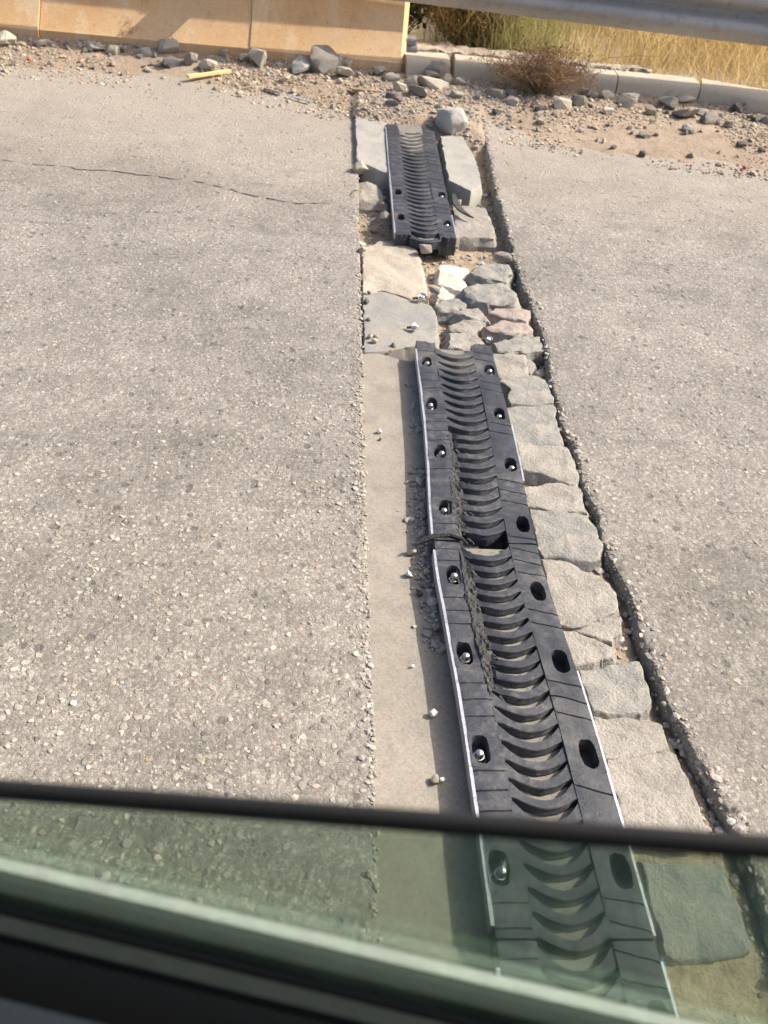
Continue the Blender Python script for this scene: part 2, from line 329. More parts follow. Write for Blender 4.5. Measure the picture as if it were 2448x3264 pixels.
def ysamples(a, b, near=.02, ):
    ys = [a]; y = a
    while y < b:
        st = near if .3 < y < 6.2 else (.12 if -1 < y < .3 else 1.5)
        y = min(b, y+st); ys.append(y)
    return ys
def road(name, side):
    YS = ysamples(-14, 6.05); v, f = [], []
    offs = [0, .004, .012, .03, .1, .4, 1.2, 3, 8, 30, 90]
    n = len(offs)+1
    for y in YS:
        j = nz(y*9, side*7)*.004 + nz(y*38, side*3+5)*.004
        if side < 0: x0 = XL + j*.6
        else: x0 = xr(y) + nz(y*11, 3)*.012 + j*1.5
        v.append((x0 - side*.006, y, zs(y)-.11))
        for i, o in enumerate(offs):
            h = -.010 if i == 0 else (-.003 if i == 1 else 0)
            h += nz((x0+side*o)*.7, y*.7, 2)*.006*min(1, o*4)
            if side > 0: h += .005*math.exp(-o*8) + nz(y*14, o*14)*.004*(i < 5)
            v.append((x0 + side*o, y, zs(y)+h))
    for r in range(len(YS)-1):
        for i in range(n-1):
            q = (r*n+i, r*n+i+1, (r+1)*n+i+1, (r+1)*n+i); f.append(q if side > 0 else q[::-1])
    me = mesh(name, v, f, 40); return tag(link(name, me, 'asphalt'), kind='structure')
road_l = road('road', -1); road_r = road('road', 1)
tag(road_l, 'sunlit grey asphalt lane with a straight sawn edge'); tag(road_r, 'grey asphalt lane with a ragged broken edge')

def heightfield(name, xs, ys, fn, mat, smooth=True):
    nx, ny = len(xs), len(ys); X, Yy = np.meshgrid(xs, ys)
    V = np.empty((nx*ny, 3)); V[:, 0] = X.ravel(); V[:, 1] = Yy.ravel()
    V[:, 2] = [fn(a, b) for a, b in zip(V[:, 0], V[:, 1])]
    i = np.arange((nx-1)*(ny-1)); r, c = i//(nx-1), i % (nx-1); k = r*nx+c
    return big(name, V, F4=np.stack([k, k+1, k+nx+1, k+nx], 1), mat=mat, smooth=smooth)
def bedz(x, y):
    f_ = sstep((x-.55)/.02)*(1-sstep((y-2.36)/.1)); g_ = sstep((xr(y)-.008-x+nz(y*9, 4)*.010)/.012)
    return zs(y) - .062 + nz(x*6, y*6, 1)*.018*(1-.7*f_) + nz(x*25, y*25, 4)*.006 + f_*(.020+.014*g_)
tag(heightfield('joint_channel', np.arange(.1, 1.15, .012), np.arange(-.5, 6.0, .018), bedz, 'channel_dirt'), 'dusty dirt floor of the broken joint trench', kind='structure')

ve_px = [(-900, 70), (0, 152), (250, 175), (400, 190), (600, 222), (690, 243), (765, 246), (835, 262), (900, 268), (955, 268), (1040, 288), (1150, 305), (1300, 332), (1450, 350), (1659, 380), (2400, 480)]
VE = sorted([(p.x, p.y) for p in (GC('P', *q) for q in ve_px)])
def yedge(x): return float(np.interp(x, [e[0] for e in VE], [e[1] for e in VE]))
def vergeh(x, y):
    d = y - yedge(x) + nz(x*2.2, y*2.2, 9)*.10
    if XL < x < xr(min(y, 6.0)): return -.105 + .135*sstep((d+.42)/.42) + .028*math.exp(-((x-.42)/.25)**2-((y-5.15)/.3)**2) + nz(x*5, y*5)*.010 + nz(x*22, y*22, 3)*.006
    return -.022 + .05*sstep((d+.25)/.75) + nz(x*5, y*5)*.010 + nz(x*22, y*22, 3)*.006
tag(heightfield('dirt_verge', np.arange(-6, 7, .028), np.concatenate([np.arange(3.9, 6.3, .028), [6.4, 6.6]]), lambda x, y: zs(y)+vergeh(x, y), 'dirt'), 'sandy dirt verge scattered with gravel', kind='structure')
def groundz(x, y):
    if y < 6.3: return zs(y) - .16
    t = min(1, (y-6.3)/.6); far = max(0, y-12)
    return zs(Y1) - .16 + .23*t + .10*nz(x*.4, y*.4)*min(1, max(0, y-7)/2) - .0*far
gx = np.concatenate([-np.geomspace(400, 8, 14), np.arange(-7, 9, .5), np.geomspace(9.5, 400, 14)])
gy = np.concatenate([-np.geomspace(400, 8, 12), np.arange(-6, 3, 1.0), np.arange(3, 14, .25), np.geomspace(15, 600, 16)])
tag(heightfield('ground', gx, gy, groundz, 'field_soil'), 'dry soil of the open ground', kind='structure')

# cracks worn into the asphalt
def crack(pts, wd, parent, c='P'):
    P = [GC(c, *p) for p in pts]; mb = MB(); L, Rr = [], []
    pp = []
    for a, b in zip(P[:-1], P[1:]):
        n = max(2, int((b-a).length/.02))
        for i in range(n): pp.append(a.lerp(b, i/n))
    for i, p in enumerate(pp):
        d = (pp[min(i+1, len(pp)-1)]-pp[max(i-1, 0)]).normalized(); nn = Vector((-d.y, d.x, 0))
        o = nz(p.x*9, p.y*9, 3)*.022+nz(p.x*37, p.y*37, 5)*.010; ww = wd*max(.0, .45+1.5*nz(p.x*7, p.y*7, 8) + 1.5*nz(p.x*31, p.y*31))*math.sin(math.pi*(i+.5)/len(pp))**.4
        for s_, arr in ((1, L), (-1, Rr)):
            q = p + nn*(o+s_*ww); arr.append((q.x, q.y, zs(q.y)+.0042+nz(q.x*.7, q.y*.7, 2)*.006))
    n = len(L); mb.add(L+Rr, [(i, i+1, n+i+1, n+i) for i in range(n-1)])
    return mb.build('crack', 'crack_tar', parent, None, fix=False)
crack([(0, 345), (160, 362), (260, 372), (380, 385), (460, 400), (545, 422), (640, 440), (730, 440)], .011, road_l)

# ------------------------------------------------------------------ slabs and stones from their outlines
def resample(P, n):
    P = [Vector((p[0], p[1])) for p in P]; m = len(P)
    seg = [(P[(i+1) % m]-P[i]).length for i in range(m)]; T = sum(seg); out = []; i, acc = 0, 0
    for k in range(n):
        t = T*k/n
        while acc+seg[i] < t-1e-9: acc += seg[i]; i += 1
        out.append(P[i].lerp(P[(i+1) % m], (t-acc)/max(seg[i], 1e-9)))
    return out
def block(name, P, h, depth, mat, label, cat, group=None, rough=.006, inset=.9, dome=.004, tilt=(0, 0), n=40, jag=.004, flare=1.03, sharp=24):
    """a broken block: top outline P (world xy), top at height h over the surface"""
    O = resample(P, n); c = sum(O, Vector((0, 0)))/n; sd = random.random()*50
    area = sum(O[i].x*O[(i+1) % n].y-O[(i+1) % n].x*O[i].y for i in range(n))
    if area < 0: O = O[::-1]
    v, f = [], []
    def pt(q, z): v.append((q.x-c.x, q.y-c.y, z + zs(q.y)-zs(c.y)))
    def top(q): return tilt[0]*(q.x-c.x)+tilt[1]*(q.y-c.y)
    J = [q + Vector((nz(q.x*30+sd, q.y*30), nz(q.x*30, q.y*30+sd)))*jag*1.6 + Vector((nz(q.x*90+sd, q.y*90), nz(q.x*90, q.y*90+sd)))*jag*.7 for q in O]
    NR = []
    for i in range(n):
        d = J[(i+1) % n]-J[i-1]; NR.append(Vector((d.y, -d.x)).normalized())
    per = sum((J[(i+1) % n]-J[i]).length for i in range(n)); cell = max(.011, per/110)
    def surf(p, a=1): return h + top(p) + a*(nz(p.x*14, p.y*14, sd)*rough*.75 + nz(p.x*45, p.y*45, sd)*rough*.35)
    bv = rough*(1-inset)*6+.0015
    rings = [((flare-1)*.35, -depth, 0), ((flare-1)*.35+.001, -depth*.45, 0), (0, -rough*1.3-.002, 1), (-bv*.45, -rough*.35, 1), (-bv, 0, 1)]
    last = []
    for off, z, a in rings:
        for q, nn_ in zip(J, NR):
            p = q + nn_*off
            if z < -.0025: p = p + Vector((nz(p.x*26, p.y*26, z*40+sd), nz(p.x*26, p.y*26, z*40+sd+9)))*rough*1.1
            pt(p, surf(p)+z if a else h+z)
            if z == 0: last.append(p)
    for r in range(len(rings)-1):
        for i in range(n): f.append((r*n+i, r*n+(i+1) % n, (r+1)*n+(i+1) % n, (r+1)*n+i))
    f.append(tuple(range(n))[::-1])
    k = (len(rings)-1)*n; ins = list(last)
    xs_ = [p.x for p in last]; ys_ = [p.y for p in last]
    yy = min(ys_)
    while yy < max(ys_):
        xx = min(xs_)
        while xx < max(xs_):
            q = Vector((xx+random.uniform(-.3, .3)*cell, yy+random.uniform(-.3, .3)*cell))
            inside = False
            for i in range(n):
                A, B = last[i], last[i-1]
                if (A.y > q.y) != (B.y > q.y) and q.x < (B.x-A.x)*(q.y-A.y)/(B.y-A.y)+A.x: inside = not inside
            if inside and min((q-p).length for p in last) > cell*.5: ins.append(q)
            xx += cell
        yy += cell*.9
    R_ = delaunay_2d_cdt(ins, [(i, (i+1) % n) for i in range(n)], [], 1, 1e-7)
    mp_ = {}
    for i, p in enumerate(R_[0]):
        src = [q for q in R_[3][i]]
        if src and src[0] < n: mp_[i] = k+src[0]
        else: mp_[i] = len(v); pt(Vector(p), surf(p)+dome)
    for tri in R_[2]:
        q = tuple(mp_[i] for i in tri)
        if len(set(q)) == 3: f.append(q)
    o = link(name, mesh(name, v, f, sharp), mat, None, (c.x, c.y, zs(c.y)))
    return tag(o, label, cat, group)
def pts(c, L, h): return [GC(c, x, y, h) for x, y in L]

# left concrete strip, near to far
block('concrete_strip', [(XL-.008, -.4), (.312, -.4), (.312, 1.0), (.312, 2.0), (.318, 2.60), (.25, 2.63), (.18, 2.66), (XL-.008, 2.68), (XL-.008, 1.2)], -.004, .10, 'strip_concrete',
      'long smooth beige concrete strip along the straight asphalt edge', 'concrete strip', rough=.002, inset=.985, dome=0, n=220, jag=.0025, flare=1.0)
block('concrete_slab', pts('A', [(135, 475), (280, 448), (380, 478), (480, 512), (640, 550), (690, 610), (702, 862), (520, 862), (400, 885), (300, 905), (145, 915)], 0), .001, .09, 'slab_grey',
      'blue-grey broken slab with a loose bolt, next to rubber joint end', 'concrete slab', 'concrete slabs of the joint', rough=.004, inset=.97, dome=.001, n=80)
block('concrete_slab', pts('A', [(128, 130), (250, 75), (400, 58), (540, 120), (580, 230), (600, 360), (617, 492), (500, 508), (380, 470), (280, 440), (128, 462)], -.015), -.016, .075, 'slab_tan',
      'tan broken slab stained orange, flush with the asphalt edge', 'concrete slab', 'concrete slabs of the joint', rough=.010, inset=.95, dome=.001, n=80, tilt=(-.03, 0))
block('concrete_slab', pts('E', [(104, 170), (200, 230), (320, 262), (444, 290), (470, 560), (492, 832), (390, 820), (300, 770), (200, 738), (124, 700), (115, 400)], .024), .024, .09, 'slab_pale',
      'pale smooth slab lying left of the far rubber joint', 'concrete slab', 'concrete slabs of the joint', rough=.004, inset=.975, dome=0, n=90)
block('concrete_slab', pts('E', [(90, 28), (250, 22), (410, 32), (425, 120), (300, 150), (190, 205), (100, 160)], .012), .012, .06, 'slab_pale',
      'pale slab half buried in gravel under the brown wood block', 'concrete slab', 'concrete slabs of the joint', rough=.005, inset=.95, dome=0, n=60)
block('concrete_slab', pts('E', [(1005, 448), (1120, 440), (1250, 448), (1290, 530), (1340, 600), (1345, 620), (1400, 740), (1440, 950), (1330, 1030), (1200, 965), (1095, 905), (1060, 720), (1030, 560)], .024), .024, .09, 'slab_pale',
      'pale smooth slab with jagged edge, right of the far rubber joint', 'concrete slab', 'concrete slabs of the joint', rough=.004, inset=.975, dome=0, n=90)
block('concrete_slab', pts('E', [(1135, 1180), (1300, 1175), (1480, 1200), (1530, 1300), (1560, 1380), (1582, 1450), (1580, 1530), (1400, 1520), (1160, 1520), (1150, 1350)], -.005), -.005, .075, 'stone_beige',
      'rough beige slab with a black rubber strap lying on it', 'concrete slab', 'concrete slabs of the joint', rough=.007, inset=.95, dome=.002, n=70)
block('concrete_fragment', pts('E', [(125, 945), (230, 930), (350, 960), (400, 1020), (432, 1090), (430, 1172), (330, 1150), (230, 1150), (128, 1135)], -.02), -.02, .055, 'rubble_grey',
      'grey concrete fragment wedged between asphalt edge and far rubber joint', 'concrete fragment', rough=.012, inset=.88, dome=.004, n=50)

GS = 'stones packed beside the rubber joint'
stones = [
 ('A', [(700, 255), (800, 250), (930, 275), (925, 340), (920, 400), (880, 460), (800, 420), (745, 400), (695, 385)], -.03, 'stone_white', 'cream white stone block at the far end of the stone row', .03),
 ('A', [(932, 300), (1040, 240), (1120, 220), (1250, 245), (1257, 290), (1235, 385), (1100, 355), (1000, 330)], .0, 'stone_grey', 'pale grey stone tilted up behind the largest grey stone', -.02),
 ('A', [(885, 430), (990, 375), (1200, 380), (1280, 450), (1312, 510), (1300, 552), (1080, 548), (980, 520)], .01, 'stone_grey', 'large flat grey-green stone with a shaded left flank', -.05),
 ('A', [(690, 460), (725, 405), (790, 450), (880, 480), (800, 505), (690, 515)], -.02, 'stone_white', 'small chalky stone against the white block', 0),
 ('A', [(680, 550), (720, 510), (870, 498), (930, 555), (850, 592), (800, 602), (720, 602)], -.01, 'stone_grey', 'mottled grey lump beside the tan slab edge', 0),
 ('A', [(830, 602), (920, 568), (1010, 575), (1080, 640), (1092, 682), (1000, 668), (900, 648)], -.005, 'stone_beige', 'thin beige stone leaning over a dark hollow', 0),
 ('A', [(1068, 602), (1150, 555), (1280, 560), (1420, 590), (1392, 650), (1370, 688), (1300, 662), (1200, 640)], .0, 'stone_pink', 'purplish stone just below the large grey-green one', 0),
 ('A', [(768, 702), (900, 655), (1080, 672), (1040, 712), (930, 768), (850, 740)], -.005, 'stone_beige', 'pinkish beige wedge-shaped stone', 0),
 ('A', [(1048, 712), (1200, 655), (1390, 690), (1412, 747), (1300, 782), (1220, 776), (1130, 742)], .005, 'stone_pink', 'pink stone with cream edge beside the asphalt', 0),
 ('A', [(780, 755), (900, 760), (1000, 770), (1042, 800), (1022, 872), (900, 890), (770, 880)], -.004, 'stone_beige', 'squat cream stone touching the torn rubber end', 0),
 ('A', [(1108, 832), (1300, 790), (1480, 770), (1497, 890), (1250, 918), (1128, 882)], .0, 'stone_grey', 'grey stone beside the first right-hand bolt', 0),
 ('B', [(205, 85), (400, 92), (575, 110), (600, 290), (600, 332), (330, 362), (265, 300)], .0, 'stone_beige', 'squared beige stone beside the topmost right bolt', 0),
 ('B', [(580, 118), (640, 150), (690, 230), (640, 292), (602, 280)], -.025, 'stone_beige', 'small chip fallen into the gap at the asphalt edge', 0),
 ('B', [(680, 290), (770, 230), (795, 310), (730, 335)], -.03, 'stone_pink', 'tiny rounded chip in the gap at the asphalt edge', 0),
 ('B', [(290, 382), (460, 340), (640, 320), (790, 360), (850, 500), (872, 612), (730, 628), (420, 618), (400, 560), (430, 470), (380, 420)], .002, 'stone_grey', 'smooth grey stone with a notched dark left corner', 0),
 ('B', [(360, 650), (600, 635), (882, 630), (902, 720), (912, 830), (970, 1000), (900, 1062), (470, 1034), (420, 930)], .004, 'stone_grey', 'broad rectangular grey stone beside the second right bolt', 0),
 ('B', [(490, 1060), (560, 1040), (800, 1062), (1030, 1085), (1080, 1200), (1122, 1320), (1110, 1440), (1040, 1455), (730, 1345), (550, 1325)], .008, 'stone_beige', 'thick beige stone with broken front edge beside the third right bolt', 0),
 ('C', [(195, 150), (400, 115), (662, 120), (702, 220), (740, 372), (500, 355), (240, 315)], .0, 'stone_beige', 'flat cream stone parted from the next by a thin crack', 0),
 ('C', [(250, 342), (500, 365), (742, 392), (800, 500), (862, 640), (862, 782), (730, 798), (600, 772), (350, 742), (290, 500)], .0, 'stone_grey', 'large pale flat stone beside the first empty oval bolt hole', 0),
 ('C', [(350, 772), (600, 812), (860, 930), (980, 1040), (1012, 1130), (1000, 1240), (820, 1310), (640, 1388), (510, 1350), (430, 1120)], -.002, 'stone_beige', 'large rounded pale stone beside the second empty bolt hole', 0),
 ('C', [(655, 1395), (820, 1325), (1030, 1262), (1042, 1400), (960, 1502), (880, 1488)], -.006, 'stone_beige', 'small triangular stone between two larger pale stones', 0),
 ('C', [(522, 1405), (640, 1410), (900, 1515), (1000, 1560), (960, 1640), (800, 1690), (600, 1730), (575, 1600)], -.006, 'stone_beige', 'low pale stone with gravel at its corner by third empty hole', 0),
 ('D', [(232, 462), (450, 402), (680, 385), (712, 480), (752, 640), (742, 720), (690, 772), (480, 760), (325, 752)], -.006, 'stone_grey', 'grey stone with brownish hollow between two low pale stones', 0),
 ('D', [(342, 805), (600, 815), (800, 840), (870, 900), (902, 1022), (700, 1090), (428, 1110)], -.012, 'stone_beige', 'dusty beige stone above a thin straight crack', 0),
 ('D', [(432, 1130), (700, 1100), (900, 1042), (970, 1080), (1050, 1300), (1150, 1540), (1170, 1740), (900, 1800), (620, 1760)], -.012, 'stone_beige', 'longest beige stone running under the car window edge', 0),
 ('Z', [(1080, 655), (1440, 655), (1500, 800), (1580, 1060), (1340, 1090), (1190, 1080), (1130, 850)], -.014, 'stone_grey', 'dull stone seen through the green tinted glass', 0),
]
def grow(P, d):
    c_ = sum((Vector((p.x, p.y)) for p in P), Vector((0, 0)))/len(P)
    return [Vector((p.x, p.y))+(Vector((p.x, p.y))-c_).normalized()*d for p in P]
for c, L, h, mt, lab, tl in stones:
    block('paving_stone', grow(pts(c, L, h), .003 if c == 'A' else .006), h, .075, mt, lab, 'stone', GS, rough=.012 if c == 'A' else .007, inset=.90 if c == 'A' else .92, dome=.001, n=56, jag=.005, tilt=(random.uniform(-.02, .02), tl+random.uniform(-.02, .02)))

# ------------------------------------------------------------------ rubber expansion joint
MW = .262; PIT = 1/21; U0, U1 = .070, .192; UM, UH = (U0+U1)/2, (U1-U0)/2
def xo(y): return -.02*math.exp(-((y-1.6)/.38)**2)
def sw(u):
    t = min(1, abs(u-UM)/UH); return .0108*max(0, 1-t**3)**.6
def cv(u): return -.033*(1-((u-UM)/UH)**2)
RT_H = .046
def rib_mesh(seed, tear=0, PIT=PIT):
    sec = [(-1, .012, 0), (-1, RT_H-.004, 0), (-1, RT_H-.0008, -.0018), (1, RT_H, .0022), (1, RT_H-.0016, .0004), (1, .0355, -.0006), (1, .0335, -.0022), (1, .012, -.003)]
    v, f = [], []; nu = 17; rr = random.Random(seed)
    us = [U0 - .004 + (U1-U0+.008)*i/(nu-1) for i in range(nu)]
    for u in us:
        uc = min(max(u, U0), U1)
        wgl = rr.uniform(-.0006, .0006)
        tr = tear*max(0, 1-(u-U0)/.042)
        for s, h, ins in sec:
            # far edge (s=-1) lies at +PIT-sw, near edge at +sw
            vv = (PIT - sw(uc) if s < 0 else sw(uc)) + cv(uc) + (ins if s > 0 else ins) + wgl
            v.append((u, vv, h - tr*rr.uniform(.006, .020)*(h > .026)))
    k = len(sec)
    for i in range(nu-1):
        for j in range(k): f.append((i*k+j, i*k+(j+1) % k, (i+1)*k+(j+1) % k, (i+1)*k+j))
    f.append(tuple(range(k))); f.append(tuple((nu-1)*k+j for j in range(k))[::-1])
    me = mesh('rib', v, f, 35)
    bm = bmesh.new(); bm.from_mesh(me); bmesh.ops.recalc_face_normals(bm, faces=bm.faces); bm.to_mesh(me); bm.free()
    me.polygons.foreach_set('use_smooth', [True]*len(me.polygons)); me.set_sharp_from_angle(angle=R(35))
    return me
RIBSETS = {}
def ribs_for(p, torn):
    k = (round(p, 5), torn)
    if k not in RIBSETS: RIBSETS[k] = [rib_mesh((10 if torn else 0)+i, 1 if torn else 0, p) for i in range(4)]
    return RIBSETS[k]
def hexa():
    mb = MB(); n = 18
    def ringv(r, z, hexed=False):
        out = []
        for j in range(n):
            t = 2*math.pi*j/n; rr = r
            if hexed: rr = r*math.cos(math.pi/6)/math.cos((t % (math.pi/3))-math.pi/6)
            out.append((rr*math.cos(t), rr*math.sin(t), z))
        return out
    R_ = [ringv(.0155, 0), ringv(.0155, .002), ringv(.0145, .0025), ringv(.0115, .0026, True), ringv(.0115, .0115, True), ringv(.0095, .0128), ringv(.0078, .0130), ringv(.0076, .017), ringv(.006, .0205), ringv(.003, .0222)]
    v = [p for r in R_ for p in r]; f = []
    for r in range(len(R_)-1):
        for j in range(n): f.append((r*n+j, r*n+(j+1) % n, (r+1)*n+(j+1) % n, (r+1)*n+j))
    f.append(tuple((len(R_)-1)*n+j for j in range(n))); mb.add(v, f); return mesh('bolt', mb.v, mb.f, 35)
BOLT = hexa()
def shards(name, n, fn, mat, parent, sz=.02):
    """torn strips of rubber: irregular little wedges"""
    V, F = [], []
    for i in range(n):
        (x, y, z) = fn(); a = random.gauss(-.75, .28); L = sz*random.uniform(.4, 1.6); wd = L*random.uniform(.12, .30); hh = random.uniform(.001, .005)
        ca, sa = math.cos(a), math.sin(a); k = len(V); zt = random.uniform(-.35, .12)*L
        for (p, q, r) in ((-L/2, -wd, 0), (L/2, -wd*.4, zt), (L/2, wd*.3, zt), (-L/2, wd, 0), (-L*.4, -wd*.5, hh), (L*.35, -wd*.2, hh*.6+zt), (L*.3, wd*.2, hh*.7+zt), (-L*.35, wd*.6, hh)):
            V.append((x+p*ca-q*sa, y+p*sa+q*ca, z+r))
        F += [tuple(k+j for j in q) for q in ((3, 2, 1, 0), (4, 5, 6, 7), (0, 1, 5, 4), (1, 2, 6, 5), (2, 3, 7, 6), (3, 0, 4, 7))]
    o = link(name, mesh(name, V, F), mat, parent); o['kind'] = 'stuff'; return o
def band(name, y0, L, ua, ub, holes, skew, parent, grooves, seed, far_rag=0, near_rag=0, wear=0.0, hw=.0175, hl=.033):
    """flat side of the module with oval bolt holes, cross grooves and ragged ends; holes = list of (v,u)"""
    rr = random.Random(seed); rows = []; T = RT_H+.001
    hs = sorted(holes); NU = 6; N = 20
    cuts = [(v-.041, v+.041, u) for v, u in hs]
    g = [x for x in grooves if all(not (a-.006 < x < b+.006) for a, b, _ in cuts) and .01 < x < L-.01]
    mb = MB(); Wd = ub-ua
    def wob(u, v): return nz(u*30, v*30+y0*10, seed)*.0016 + nz(u*8, v*3, seed+3)*.003 - wear*max(0, nz(u*24, v*9, seed+7))*.012
    def P(u, v, h): 
        y = y0+v; return (u, y, zs(y)+h)
    def uvrag(v, u):
        # ragged module ends
        if v <= 1e-6: return v + near_rag*(nz(u*60, seed)*.02)
        if v >= L-1e-6: return v + far_rag*(nz(u*45, seed+2)*.025 + .01)
        return v
    def grid(va, vb):
        sec = [va] + sorted(sum([[x-.0022, x, x+.0022] for x in g if va < x < vb], []))
        vals = [va]
        marks = sorted([x for x in g if va < x < vb]); pos = va
        seq = [(va, 0)]
        for x in marks:
            n = max(1, int((x-seq[-1][0])/.03))
            st = seq[-1][0]
            for i in range(1, n): seq.append((st+(x-.0022-st)*i/n, 0))
            seq += [(x-.0022, 0), (x, 1), (x+.0022, 0)]
        st = seq[-1][0]; n = max(1, int((vb-st)/.03))
        for i in range(1, n+1): seq.append((st+(vb-st)*i/n, 0))
        V = []
        for v, gr in seq:
            inner = va < v < vb
            for i in range(NU+1):
                u = ua+Wd*i/NU; vv = uvrag(v, u) if not inner else v + skew*(u-(ua+ub)/2)*(1 if gr or True else 0)*min(1, min(v-va, vb-v)/.02) + (nz(u*50, v*20, seed)*.0015)
                h = T + wob(u, v) - (.0055*(.4+.6*rr.random()) if gr else 0)
                if i in (0, NU): h -= .0012
                V.append(P(u, vv, h))
        k = NU+1
        mb.add(V, [(r*k+i, r*k+i+1, (r+1)*k+i+1, (r+1)*k+i) for r in range(len(seq)-1) for i in range(NU)])
    pos = 0
    for a, b, hu in cuts:
        grid(pos, a); pos = b
        # ring between rectangle and oval
        cvv = (a+b)/2; ring, rect, low, mid = [], [], [], []
        for j in range(N):
            t = 2*math.pi*(j+.5)/N; ct, st = math.cos(t), math.sin(t)
            e = (abs(ct)**3+abs(st)**3)**(1/3); px, py = ct/e, st/e
            ring.append((hu+hw*px*(1+rr.uniform(-.05, .05)), cvv+hl*py*(1+rr.uniform(-.04, .04))))
            m = max(abs(ct), abs(st)); qx, qy = ct/m, st/m
            rect.append((hu+((ub-hu) if qx > 0 else (hu-ua))*qx, cvv+(b-a)/2*qy))
        V = [P(u, v, T+wob(u, v)) for u, v in rect] + [P(u, v, T+wob(u, v)-.0005) for u, v in ring] + [P(hu+(u-hu)*.97, cvv+(v-cvv)*.97, T-.004) for u, v in ring] + [P(hu+(u-hu)*.9, cvv+(v-cvv)*.9, .010) for u, v in ring]
        f = []
        for r in range(3):
            for j in range(N): f.append((r*N+j, r*N+(j+1) % N, (r+1)*N+(j+1) % N, (r+1)*N+j))
        mb.add(V, f); mb.add([P(hu+(u-hu)*.92, cvv+(v-cvv)*.92, .012) for u, v in ring], [tuple(range(N))])
    grid(pos, L)
    # sides
    ns = int(L/.05)
    for u, s in ((ua, -1), (ub, 1)):
        V = []
        for i in range(ns+1):
            v = L*i/ns
            for h in (T-.001+0*wob(u, v), .0, -.03): V.append(P(u+ (0.0 if h > .01 else s*.001), v, h+(wob(u, v) if h > .01 else 0)))
        mb.add(V, [(i*3+j, (i+1)*3+j, (i+1)*3+j+1, i*3+j+1) for i in range(ns) for j in range(2)])
    for v in (0, L):
        V = []
        for i in range(NU+1):
            u = ua+Wd*i/NU; V += [P(u, uvrag(v, u), T+wob(u, v)-.001), P(u, uvrag(v, u)+nz(u*40, v)*.006, .02), P(u, v, -.03)]
        mb.add(V, [(i*3+j, (i+1)*3+j, (i+1)*3+j+1, i*3+j+1) for i in range(NU) for j in range(2)])
    o = mb.build(name, 'rubber', parent, 40)
    for vtx in o.data.vertices: vtx.co.x += xo(vtx.co.y)
    return o
def strip(name, y0, y1, u, wd, h, mat, parent, x0, th=.03):
    mb = MB(); ys = np.arange(y0, y1+.001, .04); V = []
    for y in ys:
        x = u + nz(y*9, 2)*.0012; z = zs(y); hh = h + nz(y*7, 5)*.0012
        V += [(x-wd/2+xo(y+0), y, z+hh-th), (x-wd/2+xo(y), y, z+hh), (x+wd/2+xo(y), y, z+hh), (x+wd/2+xo(y), y, z+hh-th)]
    n = len(ys); F = [(i*4+j, i*4+j+1, (i+1)*4+j+1, (i+1)*4+j) for i in range(n-1) for j in range(3)]
    mb.add(V, F+[(0, 1, 2, 3), tuple((n-1)*4+j for j in range(4))]); return mb.build(name, mat, parent, 30)
